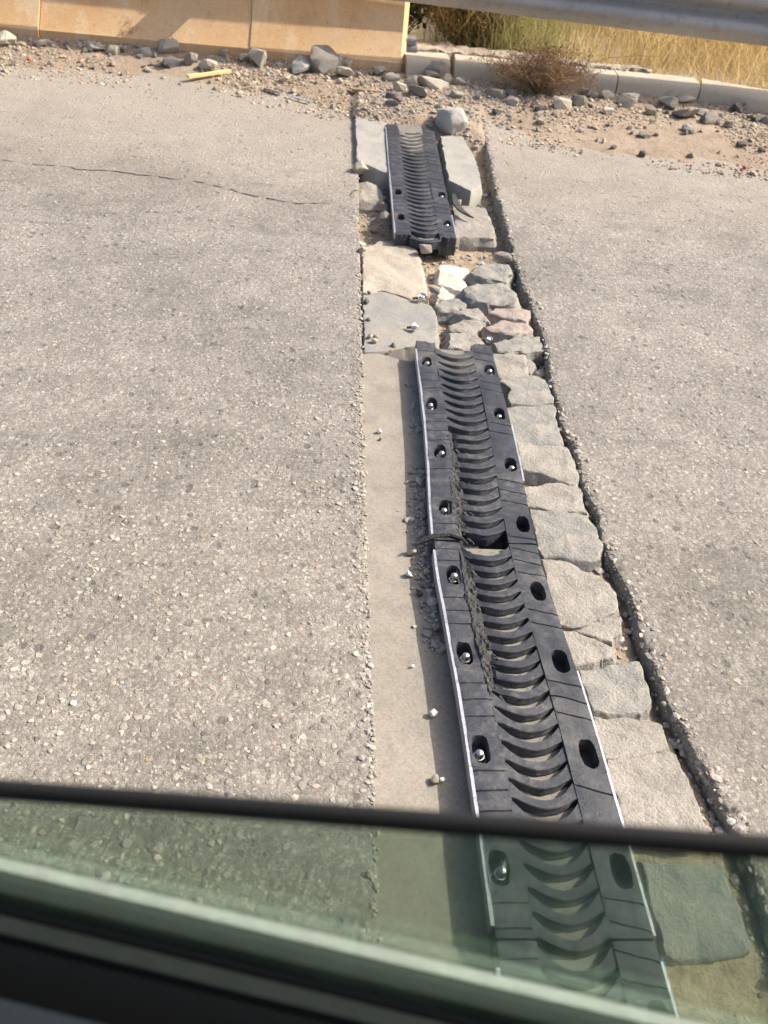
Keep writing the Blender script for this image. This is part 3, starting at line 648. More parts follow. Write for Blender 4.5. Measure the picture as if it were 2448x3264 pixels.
def module(x0, y0, L, holesL, holesR, label, seed, boltsL, boltsR, steelR=None, steelL=True, rag=(0, 0), torn=None, skipribs=(), wearL=0, dusty=0, PIT=PIT):
    root = empty('expansion_joint', (x0, 0, 0)); tag(root, label, 'expansion joint', 'rubber expansion joint modules')
    gl = [PIT*(i+.35) for i in range(int(L/PIT))]
    gl = [x for x in gl if random.random() < .95]
    band('side_band', y0, L, .006, U0, [(y-y0, u-x0-xo(y)) for u, y in holesL], .04, root, gl, seed, rag[1], rag[0], wearL)
    band('side_band', y0, L, U1, MW, [(y-y0, u-x0-xo(y)) for u, y in holesR], -.28, root, [PIT*(i+.45) for i in range(int(L/PIT)) if random.random() < .85], seed+1, rag[1], rag[0])
    # floor of the slots
    mb = MB(); V = []; ys = np.linspace(y0, y0+L, int(L/.02)+1)
    for y in ys:
        for i in range(7):
            u = U0-.004+(U1-U0+.008)*i/6; V.append((u+xo(y), y, zs(y)+.0265-(.06 if 0 in skipribs and y < y0+.05 else 0)+nz(u*40, y*40, seed)*.004+dusty*sstep((y-y0)/L*2-.9)*.020))
    mb.add(V, [(r*7+i, r*7+i+1, (r+1)*7+i+1, (r+1)*7+i) for r in range(len(ys)-1) for i in range(6)])
    mb.build('slot_floor', 'slot_dust', root, 40)
    n = int(round(L/PIT))
    for k in range(n):
        if k in skipribs: continue
        y = y0+k*PIT; tear = torn and torn[0] < y < torn[1]
        me = random.choice(ribs_for(PIT, bool(tear)))
        o = link('rib', me, 'rubber', root, (xo(y), y, zs(y)+random.uniform(-.0015, .001)), (math.atan(slope(y)), 0, random.uniform(-.01, .01)))
        if k == 0 and rag[0]: o.location.z -= .008; o.rotation_euler.z = -.12
    if steelL: strip('steel_edge', y0+.02, y0+L-.03, .003, .0062, RT_H-.0005, 'steel_edge', root, x0)
    if steelR: strip('steel_edge', steelR[0], steelR[1], MW+.003, .005, RT_H-.002, 'steel_edge', root, x0)
    for (u, y) in boltsL+boltsR:
        link('bolt', BOLT, 'bolt_steel', root, (u-x0+random.uniform(-.003, .003), y-.006, zs(y)+.013), (random.uniform(-.1, .1)+slope(y), random.uniform(-.1, .1), random.uniform(0, 1)), (1.15, 1.15, random.uniform(1.4, 1.8)))
    if torn:
        ys_ = np.arange(torn[0], torn[1], .0035); us_ = np.arange(.050, .124, .0032); V = []
        for y in ys_:
            en = math.sin(math.pi*(y-torn[0])/(torn[1]-torn[0]))**.5; lim = .072+en*(.026+nz(y*16, seed)*.018+nz(y*60, seed+4)*.012)
            lo = .062-en*(.006+nz(y*22, seed+8)*.008)
            for u in us_:
                d = nz(u*70+y*34, y*36-u*20, seed)          # diagonal shreds
                r_ = (1-abs(d)*2.2); r2 = nz(u*160, y*130, seed+5)
                inside = sstep((lim-u)/.010)*sstep((u-lo)/.008)
                h = .047 + (.004*r_ - .004 + .004*r2)*inside - (u-.07)*.22*inside - .035*(1-sstep((lim-u)/.014+.2)) - .006*(1-sstep((u-lo)/.006))
                V.append((u+xo(y)+nz(y*90, u*90)*.0014, y, zs(y)+h))
        nu = len(us_); k_ = np.arange((len(ys_)-1)*(nu-1)); r0, c0 = k_//(nu-1), k_ % (nu-1); kk = r0*nu+c0
        big('torn_rubber', np.array(V), F4=np.stack([kk, kk+1, kk+nu+1, kk+nu], 1), mat='rubber_torn', parent=root)
        def fn():
            y = random.uniform(torn[0], torn[1]); u = random.gauss(.088, .012); return (u+xo(y), y, zs(y)+.030+.010*random.random())
        shards('rubber_shreds', int(130*(torn[1]-torn[0])), fn, 'rubber_torn', root, .018)
    return root
X0 = .304
hL = [(.336, 2.53), (.333, 2.275), (.337, 2.02), (.330, 1.765), (.326, 1.507), (.326, 1.262), (.330, 1.015), (.331, .774), (.331, .53), (.331, .28), (.331, .03)]
hR = [(.540, 2.50), (.537, 2.235), (.532, 1.972), (.524, 1.708), (.520, 1.463), (.530, 1.243), (.538, 1.008), (.541, .770), (.541, .53), (.541, .28), (.541, .03)]
module(X0, .655, .972, [h for h in hL if .66 < h[1] < 1.62], [h for h in hR if .66 < h[1] < 1.62], 'black rubber joint module with empty holes along its right side and torn left band', 11, [h for h in hL if .66 < h[1] < 1.62], [], (.66, 1.22), True, (0, 0), (1.14, 1.60), (), .5, 0, .972/23)
module(X0, 1.632, 1.02, [h for h in hL if h[1] > 1.63], [h for h in hR if h[1] > 1.63], 'black rubber joint module with shiny bolts along its right side', 22, [h for h in hL if h[1] > 1.63], [h for h in hR if h[1] > 1.9], (1.9, 2.2), True, (0, 1), (1.64, 2.12), (0,), .4)
module(X0, -.33, .98, [h for h in hL if h[1] < .64], [h for h in hR if h[1] < .64], 'black rubber joint module under the car, seen through tinted glass', 33, [h for h in hL if h[1] < .64], [], (-.3, .63), True, (0, 0), None, (), 0, 0, .98/23)
# far module: corners measured in the photo
pf = [GC('E', *q, RT_H) for q in ((515, 1425), (450, 310), (585, 1000), (600, 1265), (545, 585), (525, 410), (1055, 1035), (1080, 1330))]
FX = .5*(pf[0].x+pf[1].x)-.004; FY0 = pf[0].y-.02; FL = pf[1].y-FY0+.03
fh = [(FX+.034, p.y) for p in (pf[3], pf[2], pf[4], pf[5])]; fr_ = [(FX+.236, p.y) for p in (pf[7], pf[6])]
module(FX, FY0, FL, fh[:2], fr_, 'short black rubber joint module half buried by verge gravel', 44, [], fr_, (FY0+.01, FY0+.25), True, (1, 0), None, (), 0, 1).location.z = -.014
# crack line, rubber tongue and exposed rusty insert between the two modules
tg = empty('rubber_strip', (X0-.03, 1.64, 0)); tag(tg, 'thin black rubber tongue sticking out where two modules meet', 'rubber strip')
mb = MB(); P0 = [(-.035, -.012, .028), (-.01, 0, .035), (.02, .006, .047), (.06, .006, .052), (.085, -.006, .050), (.10, -.02, .044)]
mb.tube(P0, [.002, .007, .008, .005, .005, .002], 6); mb.build('strap', 'rubber_torn', tg)
p = GC('E', 1140, 1130, .02); q = GC('E', 1350, 1330, .01)
st = empty('rubber_strap', (p.x, p.y, zs(p.y))); tag(st, 'black rubber strap peeled off beside the far joint module', 'rubber strap')
mb = MB(); d = q-p; nn = Vector((-d.y, d.x, 0)).normalized()
V = []
for i in range(11):
    t = i/10; c0 = p + d*t - p; wv = .022*math.sin(math.pi*(.12+.8*t))*(1-.5*t); off = nn*(-.02*math.sin(t*math.pi)); z = .03*(1-t)**2+.016+zs(p.y+d.y*t)-zs(p.y)
    for s_, dz in ((1, 0), (1, .006), (-1, .008), (-1, .001)): V.append((c0.x+off.x+nn.x*wv*s_, c0.y+off.y+nn.y*wv*s_, z+dz))
mb.add(V, [(i*4+j, i*4+(j+1) % 4, (i+1)*4+(j+1) % 4, (i+1)*4+j) for i in range(10) for j in range(4)]+[(0, 1, 2, 3), (40, 41, 42, 43)])
mb.build('strap', 'rubber_torn', st)
# loose bolts
for (cc, x, y, lab) in (('A', 520, 742, 'shiny loose bolt lying on the blue-grey slab'), ('A', 562, 520, 'loose bolt at the break between the tan and blue-grey slabs'), ('A', 1085, 835, 'bright loose bolt between the cream and grey stones')):
    p = GC(cc, x, y, .004); r = empty('loose_bolt', (p.x, p.y, zs(p.y)+.005)); tag(r, lab, 'bolt')
    o = link('bolt_head', BOLT, 'bolt_steel', r, (0, 0, .012), (R(68), 0, random.uniform(-1, 1)), (.85, .85, .9))
    mb = MB(); mb.tube([(0, 0, .010), (-.026, .006, .006)], .005, 8); mb.build('shank', 'rust', r)

# ------------------------------------------------------------------ barrier, kerbs, guardrail
def W(p): return Vector((p.x, p.y, zs(p.y)+p.z))
bL, bR = W(GC('P', 0, 82)), W(GC('P', 863, 166))
bd = Vector((bR.x-bL.x, bR.y-bL.y, 0)); bd.normalize(); bn = Vector((bd.y, -bd.x, 0))       # bn points to the road
zb = bR.z
def nj(name, a, b, label, off=0):
    prof = [(.0, -.25), (.0, .075), (-.012, .085), (-.105, .215), (-.112, .225), (-.262, .80), (-.275, .82), (-.36, .82), (-.375, .80), (-.47, .22), (-.55, .08), (-.55, -.25)]
    r = empty(name, (bR.x+bd.x*a, bR.y+bd.y*a, bR.z)); tag(r, label, 'barrier', 'concrete barrier sections')
    mb = MB(); L = b-a; N = max(2, int(L/.2))
    for i in range(N):
        A = L*i/N; B = L*(i+1)/N
        fa = (Vector((bd.x*A+bn.x*off, bd.y*A+bn.y*off, 0)), bn); fb = (Vector((bd.x*B+bn.x*off, bd.y*B+bn.y*off, 0)), bn)
        mb.extrude(prof, fa, fb, True, False)
    n = len(prof); k = len(mb.v)-n; mb.f.append(tuple(range(n)))
    if b == 0:                                 # chamfered end
        for q in range(n):
            a_, z_ = prof[q]; p_ = Vector((bd.x*(L+.028), bd.y*(L+.028), 0))+bn*(a_-(.034 if q < 6 else 0)); mb.v.append((p_.x, p_.y, z_))
        for q in range(n): mb.f.append((k+q, k+(q+1) % n, k+n+(q+1) % n, k+n+q))
        k += n
    mb.f.append(tuple(k+i for i in range(n)))
    mb.build('concrete_body', 'barrier_concrete', r, 25); return r
def along(px, py): 
    p = W(GC('P', px, py)); return (p-bR).dot(bd)
j1, j2 = along(85, 92), along(540, 133)
nj('concrete_barrier', j2+.0015, 0, 'orange-stained concrete barrier end section beside the kerb')
nj('concrete_barrier', j1+.003, j2-.0015, 'orange-stained concrete barrier section between two joints', -.006)
nj('concrete_barrier', j1-3.2, j1-.003, 'far dark-cracked barrier section with weeds at its foot', .01)
# conduits
for (x, y, rr, lab) in ((1284, 158, .034, 'thick grey conduit stub poking out behind the barrier end'), (1282, 130, .022, 'thin grey conduit stub above the thicker one')):
    p = on_plane(x, y, bR-bn*.13, bn); o = empty('conduit_pipe', p); tag(o, lab, 'pipe'); mb = MB()
    A = bd*(-.5); B = bd*.085; n = 20; V = []
    for r_, P_ in ((rr, A), (rr, B*.55), (rr*1.14, B*.55), (rr*1.14, B), (rr*.95, B), (rr*.95, A)):
        for j in range(n):
            t = 2*math.pi*j/n; V.append(tuple(P_+Vector((0, 0, 1))*math.sin(t)*r_+bn*math.cos(t)*r_))
    mb.add(V, [(i*n+j, i*n+(j+1) % n, (i+1)*n+(j+1) % n, (i+1)*n+j) for i in range(5) for j in range(n)]); mb.build('pipe_wall', 'pvc_grey', o, 40)
# kerb stones
KW, KH = .16, .125
kp = [W(GC('I', 218, 248)), W(GC('I', 546, 262)), W(GC('I', 578, 266)), None, W(GC('J', 405, 290)), W(GC('J', 1070, 352)), W(GC('P', 1659, 256))]
kp[3] = kp[2].lerp(kp[4], .5)
kl = ['short kerb stone squeezed against the barrier end', 'kerb stone past the dark open gap, behind dried stalks', 'kerb stone behind the dried brown bush', 'clean kerb stone just past the dried brown bush', 'kerb stone with a black rock at its foot']
kerbs = [(kp[0], kp[1]), (kp[2], kp[3]), (kp[3], kp[4]), (kp[4], kp[5]), (kp[5], kp[6])]
e = (kp[6]-kp[5]).normalized(); kerbs.append((kp[6], kp[6]+e*.5)); kl += ['kerb stone further along the verge, past the black rock']
KPTS = []
for i, ((a, b), lab) in enumerate(zip(kerbs, kl)):
    d = Vector((b.x-a.x, b.y-a.y, 0)); L = d.length; d.normalize(); nn = Vector((d.y, -d.x, 0)); KPTS += [(a.x, a.y), (b.x, b.y)]
    prof = [(.0, -.15), (.0, .082), (-.005, .098), (-.017, .111), (-.036, .120), (-.060, .125), (-KW, .128), (-KW, -.15)]
    r = empty('kerb_stone', (a.x, a.y, a.z)); tag(r, lab, 'kerb', 'kerb stones'); mb = MB(); N = 8
    gp = .004 if i > 1 else .001
    for k in range(N):
        A = gp+(L-2*gp)*k/N; B = gp+(L-2*gp)*(k+1)/N
        dz = lambda t: Vector((0, 0, (b.z-a.z)*t/L))
        mb.extrude(prof, (d*A+dz(A), nn), (d*B+dz(B), nn), True, False)
    n = len(prof); mb.f.append(tuple(range(n))); mb.f.append(tuple((len(mb.v)-n)+q for q in range(n))); mb.build('kerb_body', 'kerb_concrete', r, 30)
KPTS.sort()
def kerby(x): return float(np.interp(x, [p[0] for p in KPTS], [p[1] for p in KPTS]))
kz = zs(Y1)
# rough concrete bedding behind the kerb
PB = [(x, kerby(x)+.158) for x in np.arange(kp[0].x-.02, kp[4].x+.3, .06)]
bk = [(x, y+.20+nz(x*4, 2)*.07-(.12*sstep((x-1.1)/.6))+.10*(x < .72)) for x, y in PB]
block('concrete_footing', PB+bk[::-1], .124, .2, 'rough_concrete', 'rough pinkish concrete footing behind the kerb stones', 'footing', rough=.02, inset=.97, dome=.004, n=150, jag=.012, flare=1.0)
# guardrail
gpl = bR-bn*.075
g1 = on_plane(1295, 8, gpl, bn); g2 = on_plane(2448, 150, gpl, bn)
ga = g1 + (g1-g2)*1.6; gb = g2 + (g2-g1)*1.4
rail = empty('guardrail', (ga.x, ga.y, ga.z)); tag(rail, 'grey galvanised corrugated guardrail beam above the kerb', 'guardrail')
gprof = [(-.02, 0), (.0, .008), (.012, .022), (.050, .052), (.060, .072), (.058, .098), (.03, .122), (-.004, .140), (-.012, .155), (-.004, .170), (.03, .188), (.058, .212), (.060, .238), (.050, .258), (.012, .288), (0, .302), (-.02, .31)]
gprof = gprof + [(a-.004, z) for a, z in gprof[::-1]]
mb = MB(); gv = gb-ga; N = 24
for i in range(N):
    mb.extrude(gprof, (gv*(i/N), bn), (gv*((i+1)/N), bn), True, False)
mb.build('beam', 'galvanised', rail, 50)
gd = gv.normalized()
for t in (.10, .28):
    c = gv*t; mb = MB(); mb.extrude([(-.03, .10), (-.03, .22), (-.16, .22), (-.12, .10)], (c, bn), (c+gd*.12, bn)); mb.build('bracket', 'galvanised', rail)
c = gv*.93
for t in (.80, .99):
    c = gv*t; mb = MB(); mb.extrude([(-.03, -.9), (-.03, .30), (-.13, .30), (-.13, -.9)], (c, bn), (c+gd*.06, bn)); mb.build('post', 'galvanised', rail)

# ------------------------------------------------------------------ rocks and rubble
def rock_mesh(seed, sub=2):
    r = random.Random(seed*7+3); bm = bmesh.new()
    np_ = r.randint(11, 20)
    for i in range(np_):
        d = Vector((r.uniform(-1, 1), r.uniform(-1, 1), r.uniform(-1, 1))); d = d/max(abs(d.x), abs(d.y), abs(d.z), .6)*.55+d.normalized()*.5
        bm.verts.new(d*r.uniform(.85, 1.02))
    g_ = bmesh.ops.convex_hull(bm, input=bm.verts)
    bmesh.ops.delete(bm, geom=[x for x in set(g_['geom_interior']+g_['geom_unused']) if isinstance(x, bmesh.types.BMVert)], context='VERTS')
    bmesh.ops.bevel(bm, geom=list(bm.edges), offset=.07, segments=1, affect='EDGES', profile=.5)
    bmesh.ops.triangulate(bm, faces=bm.faces)
    bmesh.ops.subdivide_edges(bm, edges=[e for e in bm.edges if e.calc_length() > .3], cuts=1, use_grid_fill=True)
    for v in bm.verts:
        d = v.co.normalized(); v.co += d*(mnoise.noise(v.co*2.3+Vector((seed*3.1, 0, 0)))*.10 + mnoise.noise(v.co*6+Vector((0, seed*1.7, 0)))*.06)
    bmesh.ops.triangulate(bm, faces=bm.faces); bmesh.ops.recalc_face_normals(bm, faces=bm.faces)
    me = bpy.data.meshes.new('rock'); bm.to_mesh(me); bm.free()
    me.polygons.foreach_set('use_smooth', [True]*len(me.polygons)); me.set_sharp_from_angle(angle=R(22)); return me
def boulder_mesh(seed=5):
    r = random.Random(seed); bm = bmesh.new(); bmesh.ops.create_icosphere(bm, subdivisions=4, radius=1)
    pl = [(Vector((r.gauss(0, 1), r.gauss(0, 1), r.gauss(0, 1))).normalized(), r.uniform(.70, .90)) for i in range(14)]
    for v in bm.verts:
        d = v.co.normalized(); rad = 1.0
        for n, k in pl:
            q = n.dot(d)
            if q > .05: rad = min(rad, k/q)
        v.co = d*(rad+mnoise.noise(d*3)*.05+mnoise.noise(d*9)*.02)
    me = bpy.data.meshes.new('boulder'); bm.to_mesh(me); bm.free(); me.polygons.foreach_set('use_smooth', [True]*len(me.polygons)); me.set_sharp_from_angle(angle=R(30)); return me
ROCK = {}
def rockm(k, mat):
    if (k, mat) not in ROCK:
        me = boulder_mesh() if k == 99 else rock_mesh(k); me.materials.append(MATS[mat]); ROCK[(k, mat)] = me
    return ROCK[(k, mat)]
def rock(c, x, y, wpx, hpx, mat, label, cat='rock', group=None, name='rubble_chunk', flat=1.0, k=None, base=None):
    """x,y: centre of the rock in the crop, wpx,hpx its size there"""
    x0, y0, s = CR[c]
    gp = G(x0+s*x, y0+s*(y+hpx*.38), .0); d = (W(gp)-CAM).length
    hh = vergeh(gp.x, gp.y) if gp.y > yedge(gp.x)-.3 else 0
    if base is not None: hh = base
    rx = wpx*s/FPX*d/2*1.12; rz = max(.3*rx, hpx*s/FPX*d/2*1.08)*flat; ry = (rx+rz)/2
    P = CAM + ray(x0+s*x, y0+s*y)*1.0
    k = k if k is not None else random.randrange(14)
    o = link(name, rockm(k, mat), None, None, (gp.x, gp.y+ry*.25, zs(gp.y)+max(0, hh)+rz*.55), (random.uniform(-.3, .3), random.uniform(-.3, .3), random.uniform(-.5, .5)), (rx, ry, rz))
    return tag(o, label, cat, group)
rock('E', 1120, 318, 318, 262, 'rock_pale', 'pale round boulder sitting on the far right slab', 'rock', None, 'boulder', 1.0, 99, .02)
rock('E', 165, 775, 150, 130, 'rubble_light', 'knobbly pale concrete lump at the straight asphalt edge', 'rock', None, 'rubble_chunk', 1, 5, 0)
GR = 'rubble chunks along the verge'
named = [
 ('H', 660, 425, 110, 120, 'rubble_light', 'upright pale block leaning at the barrier joint'), ('H', 960, 470, 120, 115, 'rock_pale', 'squared white rock beside the dark rubble heap'),
 ('H', 1110, 440, 200, 170, 'rubble_grey', 'largest dark grey broken chunk of the rubble heap'), ('H', 1165, 375, 90, 80, 'rubble_grey', 'pointed grey chunk crowning the rubble heap'), ('H', 1215, 465, 110, 90, 'rubble_grey', 'grey chunk at the right flank of the rubble heap'),
 ('H', 1225, 525, 120, 70, 'rubble_light', 'cream wedge at the foot of the rubble heap'), ('H', 1068, 378, 70, 30, 'rock_pale', 'thin white flake lying on the rubble heap'),
 ('H', 85, 350, 120, 90, 'rubble_light', 'cream chunk under the withered weed'), ('H', 95, 440, 110, 60, 'rubble_dark', 'half black chunk near the yellow stick'), ('H', 230, 425, 80, 85, 'rubble_grey', 'upright grey chunk behind the yellow stick'),
 ('H', 345, 455, 120, 70, 'rubble_light', 'flat pale chunk touching the yellow stick'), ('H', 450, 380, 60, 50, 'rubble_light', 'small pale chunk against the barrier foot'), ('H', 570, 425, 70, 60, 'rubble_light', 'small pale chunk beside the upright block'),
 ('H', 1460, 515, 100, 60, 'rubble_grey', 'grey chunk at the barrier corner'), ('H', 1560, 550, 80, 60, 'rubble_grey', 'grey chunk below the barrier corner'),
 ('F', 40, 400, 150, 130, 'rubble_light', 'big pale chunk by the cracked barrier section'), ('F', 830, 460, 160, 65, 'rubble_grey', 'flat oval grey stone at the barrier foot'), ('F', 385, 420, 120, 60, 'rubble_light', 'pale chunk left of the flat oval stone'),
 ('F', 1010, 480, 80, 80, 'rubble_light', 'pale chunk right of the flat oval stone'), ('F', 1280, 490, 90, 75, 'rock_pale', 'white chunk by the withered weed'), ('F', 1230, 455, 60, 40, 'rubble_grey', 'tiny grey chunk under the withered weed'),
 ('I', 450, 215, 130, 115, 'rubble_grey', 'tall blue-grey block leaning on the short kerb stone'), ('I', 430, 325, 230, 80, 'rubble_light', 'long flat pale slab chunk before the short kerb stone'), ('I', 265, 320, 100, 90, 'rubble_grey', 'grey chunk left of the long flat chunk'),
 ('I', 170, 365, 100, 80, 'rubble_light', 'rounded beige chunk near the brown wood block'), ('I', 310, 410, 150, 75, 'rubble_grey', 'grey chunk with a pale top before the joint end'), ('I', 110, 440, 90, 45, 'rubble_dark', 'black broken asphalt lump near the brown wood block'),
 ('I', 115, 500, 100, 50, 'rubble_grey', 'low grey stone on the gravel behind the pale slab'), ('I', 110, 275, 110, 65, 'rubble_grey', 'grey chunk between barrier corner and kerb'), ('I', 400, 260, 130, 60, 'rubble_grey', 'low chunk at the foot of the leaning block'),
 ('I', 535, 290, 65, 65, 'rubble_light', 'pale chunk at the open kerb gap'), ('I', 640, 300, 130, 60, 'rubble_grey', 'grey chunk by the dried stalks'), ('I', 600, 410, 90, 60, 'rubble_grey', 'squared dull chunk below the dried stalks'),
 ('I', 900, 390, 130, 70, 'rubble_grey', 'ridged grey chunk left of the dried bush'), ('I', 1000, 385, 90, 60, 'rubble_grey', 'grey chunk nestled at the dried bush'), ('I', 1010, 440, 110, 60, 'rubble_light', 'grooved pale chunk in front of the dried bush'),
 ('I', 1390, 470, 150, 90, 'rubble_light', 'two-tone chunk right of the dried bush'), ('I', 1520, 440, 110, 90, 'rubble_grey', 'dark grey chunk beside the two-tone one'), ('I', 1340, 395, 70, 50, 'rubble_grey', 'small grey chunk under the dried bush'),
 ('I', 1600, 380, 120, 60, 'rubble_light', 'pale flat chunk at the kerb past the bush'), ('I', 1215, 505, 50, 45, 'rubble_dark', 'little dark lump on the sandy dirt'), ('I', 905, 515, 60, 45, 'rubble_dark', 'dark brown lump in the gravel'),
 ('I', 1240, 585, 55, 45, 'rubble_light', 'small cream pebble on the sandy dirt'), ('I', 1545, 645, 45, 28, 'rock_pale', 'bright white pebble near the right lane'),
 ('J', 515, 355, 165, 100, 'rubble_grey', 'angular grey chunk before the clean kerb stone'), ('J', 330, 310, 90, 75, 'rubble_light', 'pale chunk at the kerb joint'), ('J', 200, 285, 110, 65, 'rubble_grey', 'pale grey chunk by the bush and kerb'),
 ('J', 820, 370, 150, 90, 'rubble_grey', 'sloping grey slab chunk behind the pair of flat blocks'), ('J', 985, 340, 120, 70, 'rubble_light', 'white-topped chunk at the foot of the kerb'), ('J', 965, 465, 210, 90, 'rubble_grey', 'large flat-topped grey block on the sandy dirt'),
 ('J', 1175, 505, 140, 85, 'rubble_grey', 'flat-topped grey block beside the larger one'), ('J', 1120, 450, 100, 50, 'rubble_grey', 'grey chunk wedged behind the flat-topped pair'), ('J', 1408, 405, 90, 95, 'rubble_dark', 'black rock leaning at the kerb foot'),
 ('J', 685, 435, 80, 65, 'rubble_grey', 'small grey chunk before the sloping slab chunk'), ('J', 345, 440, 90, 55, 'rubble_light', 'cream chunk on the sandy dirt'), ('J', 990, 580, 85, 60, 'rubble_grey', 'round grey stone alone on the sandy dirt'),
 ('J', 1330, 545, 65, 60, 'rubble_grey', 'small pointed stone below the kerb'), ('J', 1560, 500, 80, 50, 'rubble_dark', 'dark chunk near the end of the kerb'), ('J', 1640, 515, 80, 60, 'rubble_grey', 'grey chunk beside the dark one by the kerb end'),
 ('J', 635, 615, 95, 45, 'rubble_grey', 'low dull stone in the gravel band'), ('J', 625, 745, 60, 45, 'rubble_dark', 'black lump at the edge of the right lane'), ('J', 1430, 705, 70, 45, 'rubble_dark', 'dark lump in the gravel band'),
 ('J', 1600, 745, 60, 35, 'rubble_dark', 'dark lump at the end of the gravel band'), ('J', 395, 700, 45, 32, 'rubble_dark', 'small black lump by the right lane'), ('J', 130, 567, 50, 32, 'white_bit', 'bright white chip on the sandy dirt'),
 ('A', 1190, 185, 130, 70, 'rubble_grey', 'smooth grey cobble in the trench by the asphalt'), ('A', 605, 120, 100, 70, 'rubble_grey', 'grey chunk under the ragged end of the far joint'), ('A', 135, 130, 70, 45, 'rubble_light', 'pale chip at the corner of the tan slab'),
 ('E', 420, 1290, 100, 75, 'rubble_grey', 'grey chunk below the concrete fragment by the far joint'), ('A', 670, 430, 100, 60, 'rubble_grey', 'shadowed chunk deep in the trench beside the tan slab'),
 ('E', 1200, 1145, 60, 60, 'rubble_light', 'white chip beside the peeled rubber strap'),
]
for c, x, y, a, b, mt, lab in named:
    base = None
    if c == 'A' or (c == 'E'): base = -.045 if c == 'A' else -.03
    if lab.startswith('pale chip'): base = 0
    if 'ragged end' in lab: base = -.075
    rock(c, x, y, a, b, mt, lab, 'rubble', GR, 'rubble_chunk', 1.0, None, base)
# medium loose stones, counted one by one
lab_m = 'small loose stone lying among the verge gravel'
for i in range(150):
    t = random.random()
    x = random.uniform(-2.6, 3.2); ye = yedge(x); yk = (bR.y+(x-bR.x)*bd.y/bd.x-.02) if x < bR.x else kerby(x)-.02
    y = ye + (yk-ye)*min(1, random.betavariate(1.6, 1.3))
    s = random.uniform(.009, .021)
    mt = random.choice(['rubble_grey', 'rubble_light', 'rubble_grey', 'rubble_light', 'stone_grey', 'stone_pink'])
    o = link('loose_stone', rockm(random.randrange(14), mt), None, None, (x, y, zs(y)+vergeh(x, y)+s*.4), (random.uniform(-1, 1), random.uniform(-1, 1), random.uniform(0, 6)), (s*1.2, s, s*.8))
    hue = {'rubble_grey': 'grey', 'rubble_light': 'pale', 'stone_grey': 'slate grey', 'stone_pink': 'pinkish'}[mt]
    where = 'at the barrier foot' if x < bR.x else 'before the kerb stones'
    tag(o, 'small loose %s stone in the verge gravel %s' % (hue, where), 'stone', 'loose stones in the gravel %s' % where)
# pebbles on the concrete strip and slabs
pb = [('M', 45, 1140, 'rubble_light', .011), ('M', 210, 1385, 'rubble_light', .011), ('M', 20, 1390, 'white_bit', .009), ('N', 112, 1572, 'white_bit', .009), ('N', 135, 665, 'stone_pink', .010),
      ('N', 110, 205, 'rubble_light', .007), ('A', 350, 895, 'rust', .007), ('A', 365, 855, 'rubble_grey', .012), ('A', 180, 790, 'rubble_light', .012), ('A', 215, 825, 'rubble_light', .014), ('A', 235, 785, 'rubble_light', .010),
      ('A', 160, 525, 'rubble_dark', .014), ('A', 175, 662, 'rubble_dark', .009), ('A', 185, 455, 'rubble_dark', .009), ('P', 820, 930, 'white_bit', .008), ('P', 822, 945, 'rubble_grey', .005), ('P', 905, 1278, 'rubble_dark', .010), ('P', 940, 1683, 'rubble_light', .009), ('P', 955, 1682, 'white_bit', .006), ('P', 940, 1357, 'orange_bit', .006),
      ('P', 1180, 1385, 'white_bit', .008), ('P', 1343, 1385, 'white_bit', .006), ('P', 892, 1436, 'white_bit', .004), ('P', 912, 1040, 'rubble_grey', .008)]
for c, x, y, mt, s in pb:
    p = GC(c, x, y, .006); o = link('pebble', rockm(random.randrange(14), mt), None, None, (p.x, p.y, zs(p.y)+s*.45), (random.random(), random.random(), random.random()*6), (s*1.15, s, s*.75))
    hue = {'rubble_light': 'cream', 'white_bit': 'white', 'stone_pink': 'pinkish', 'rust': 'rusty red', 'rubble_grey': 'grey', 'rubble_dark': 'dark', 'orange_bit': 'orange'}[mt]
    where = 'on the blue-grey slab edge' if c == 'A' else ('among the beige stones' if x in (1180, 1343) else 'on the long beige concrete strip')
    tag(o, 'tiny %s pebble lying %s' % (hue, where), 'pebble', 'tiny pebbles %s' % where)

# joined gravel (nobody could count it)
def ico(sub=1):
    bm = bmesh.new(); bmesh.ops.create_icosphere(bm, subdivisions=sub, radius=1); v = np.array([x.co[:] for x in bm.verts]); f = np.array([[x.index for x in q.verts] for q in bm.faces]); bm.free(); return v, f
IV, IF = ico(1)
def scatter(name, P, Sz, mat, label, flat=.6, emb=.3, parent=None):
    n = len(P); V = IV[None]*(1+rng.uniform(-.28, .28, (n, len(IV), 1)))
    V = V*np.stack([Sz*rng.uniform(.8, 1.4, n), Sz*rng.uniform(.7, 1.1, n), Sz*flat*rng.uniform(.7, 1.2, n)], 1)[:, None]
    a = rng.uniform(0, 6.28, n); ca, sa = np.cos(a)[:, None], np.sin(a)[:, None]
    X = V[..., 0]*ca-V[..., 1]*sa; Yv = V[..., 0]*sa+V[..., 1]*ca
    Z = V[..., 2]+X*rng.uniform(-.4, .4, (n, 1))
    V = np.stack([X, Yv, Z], 2)+P[:, None]; V[..., 2] += (Sz*flat*(1-2*emb))[:, None]
    F = (IF[None]+(np.arange(n)*len(IV))[:, None, None]).reshape(-1, 3)
    o = big(name, V.reshape(-1, 3), F3=F, mat=mat, smooth=False); return tag(o, label, 'gravel', kind='stuff')
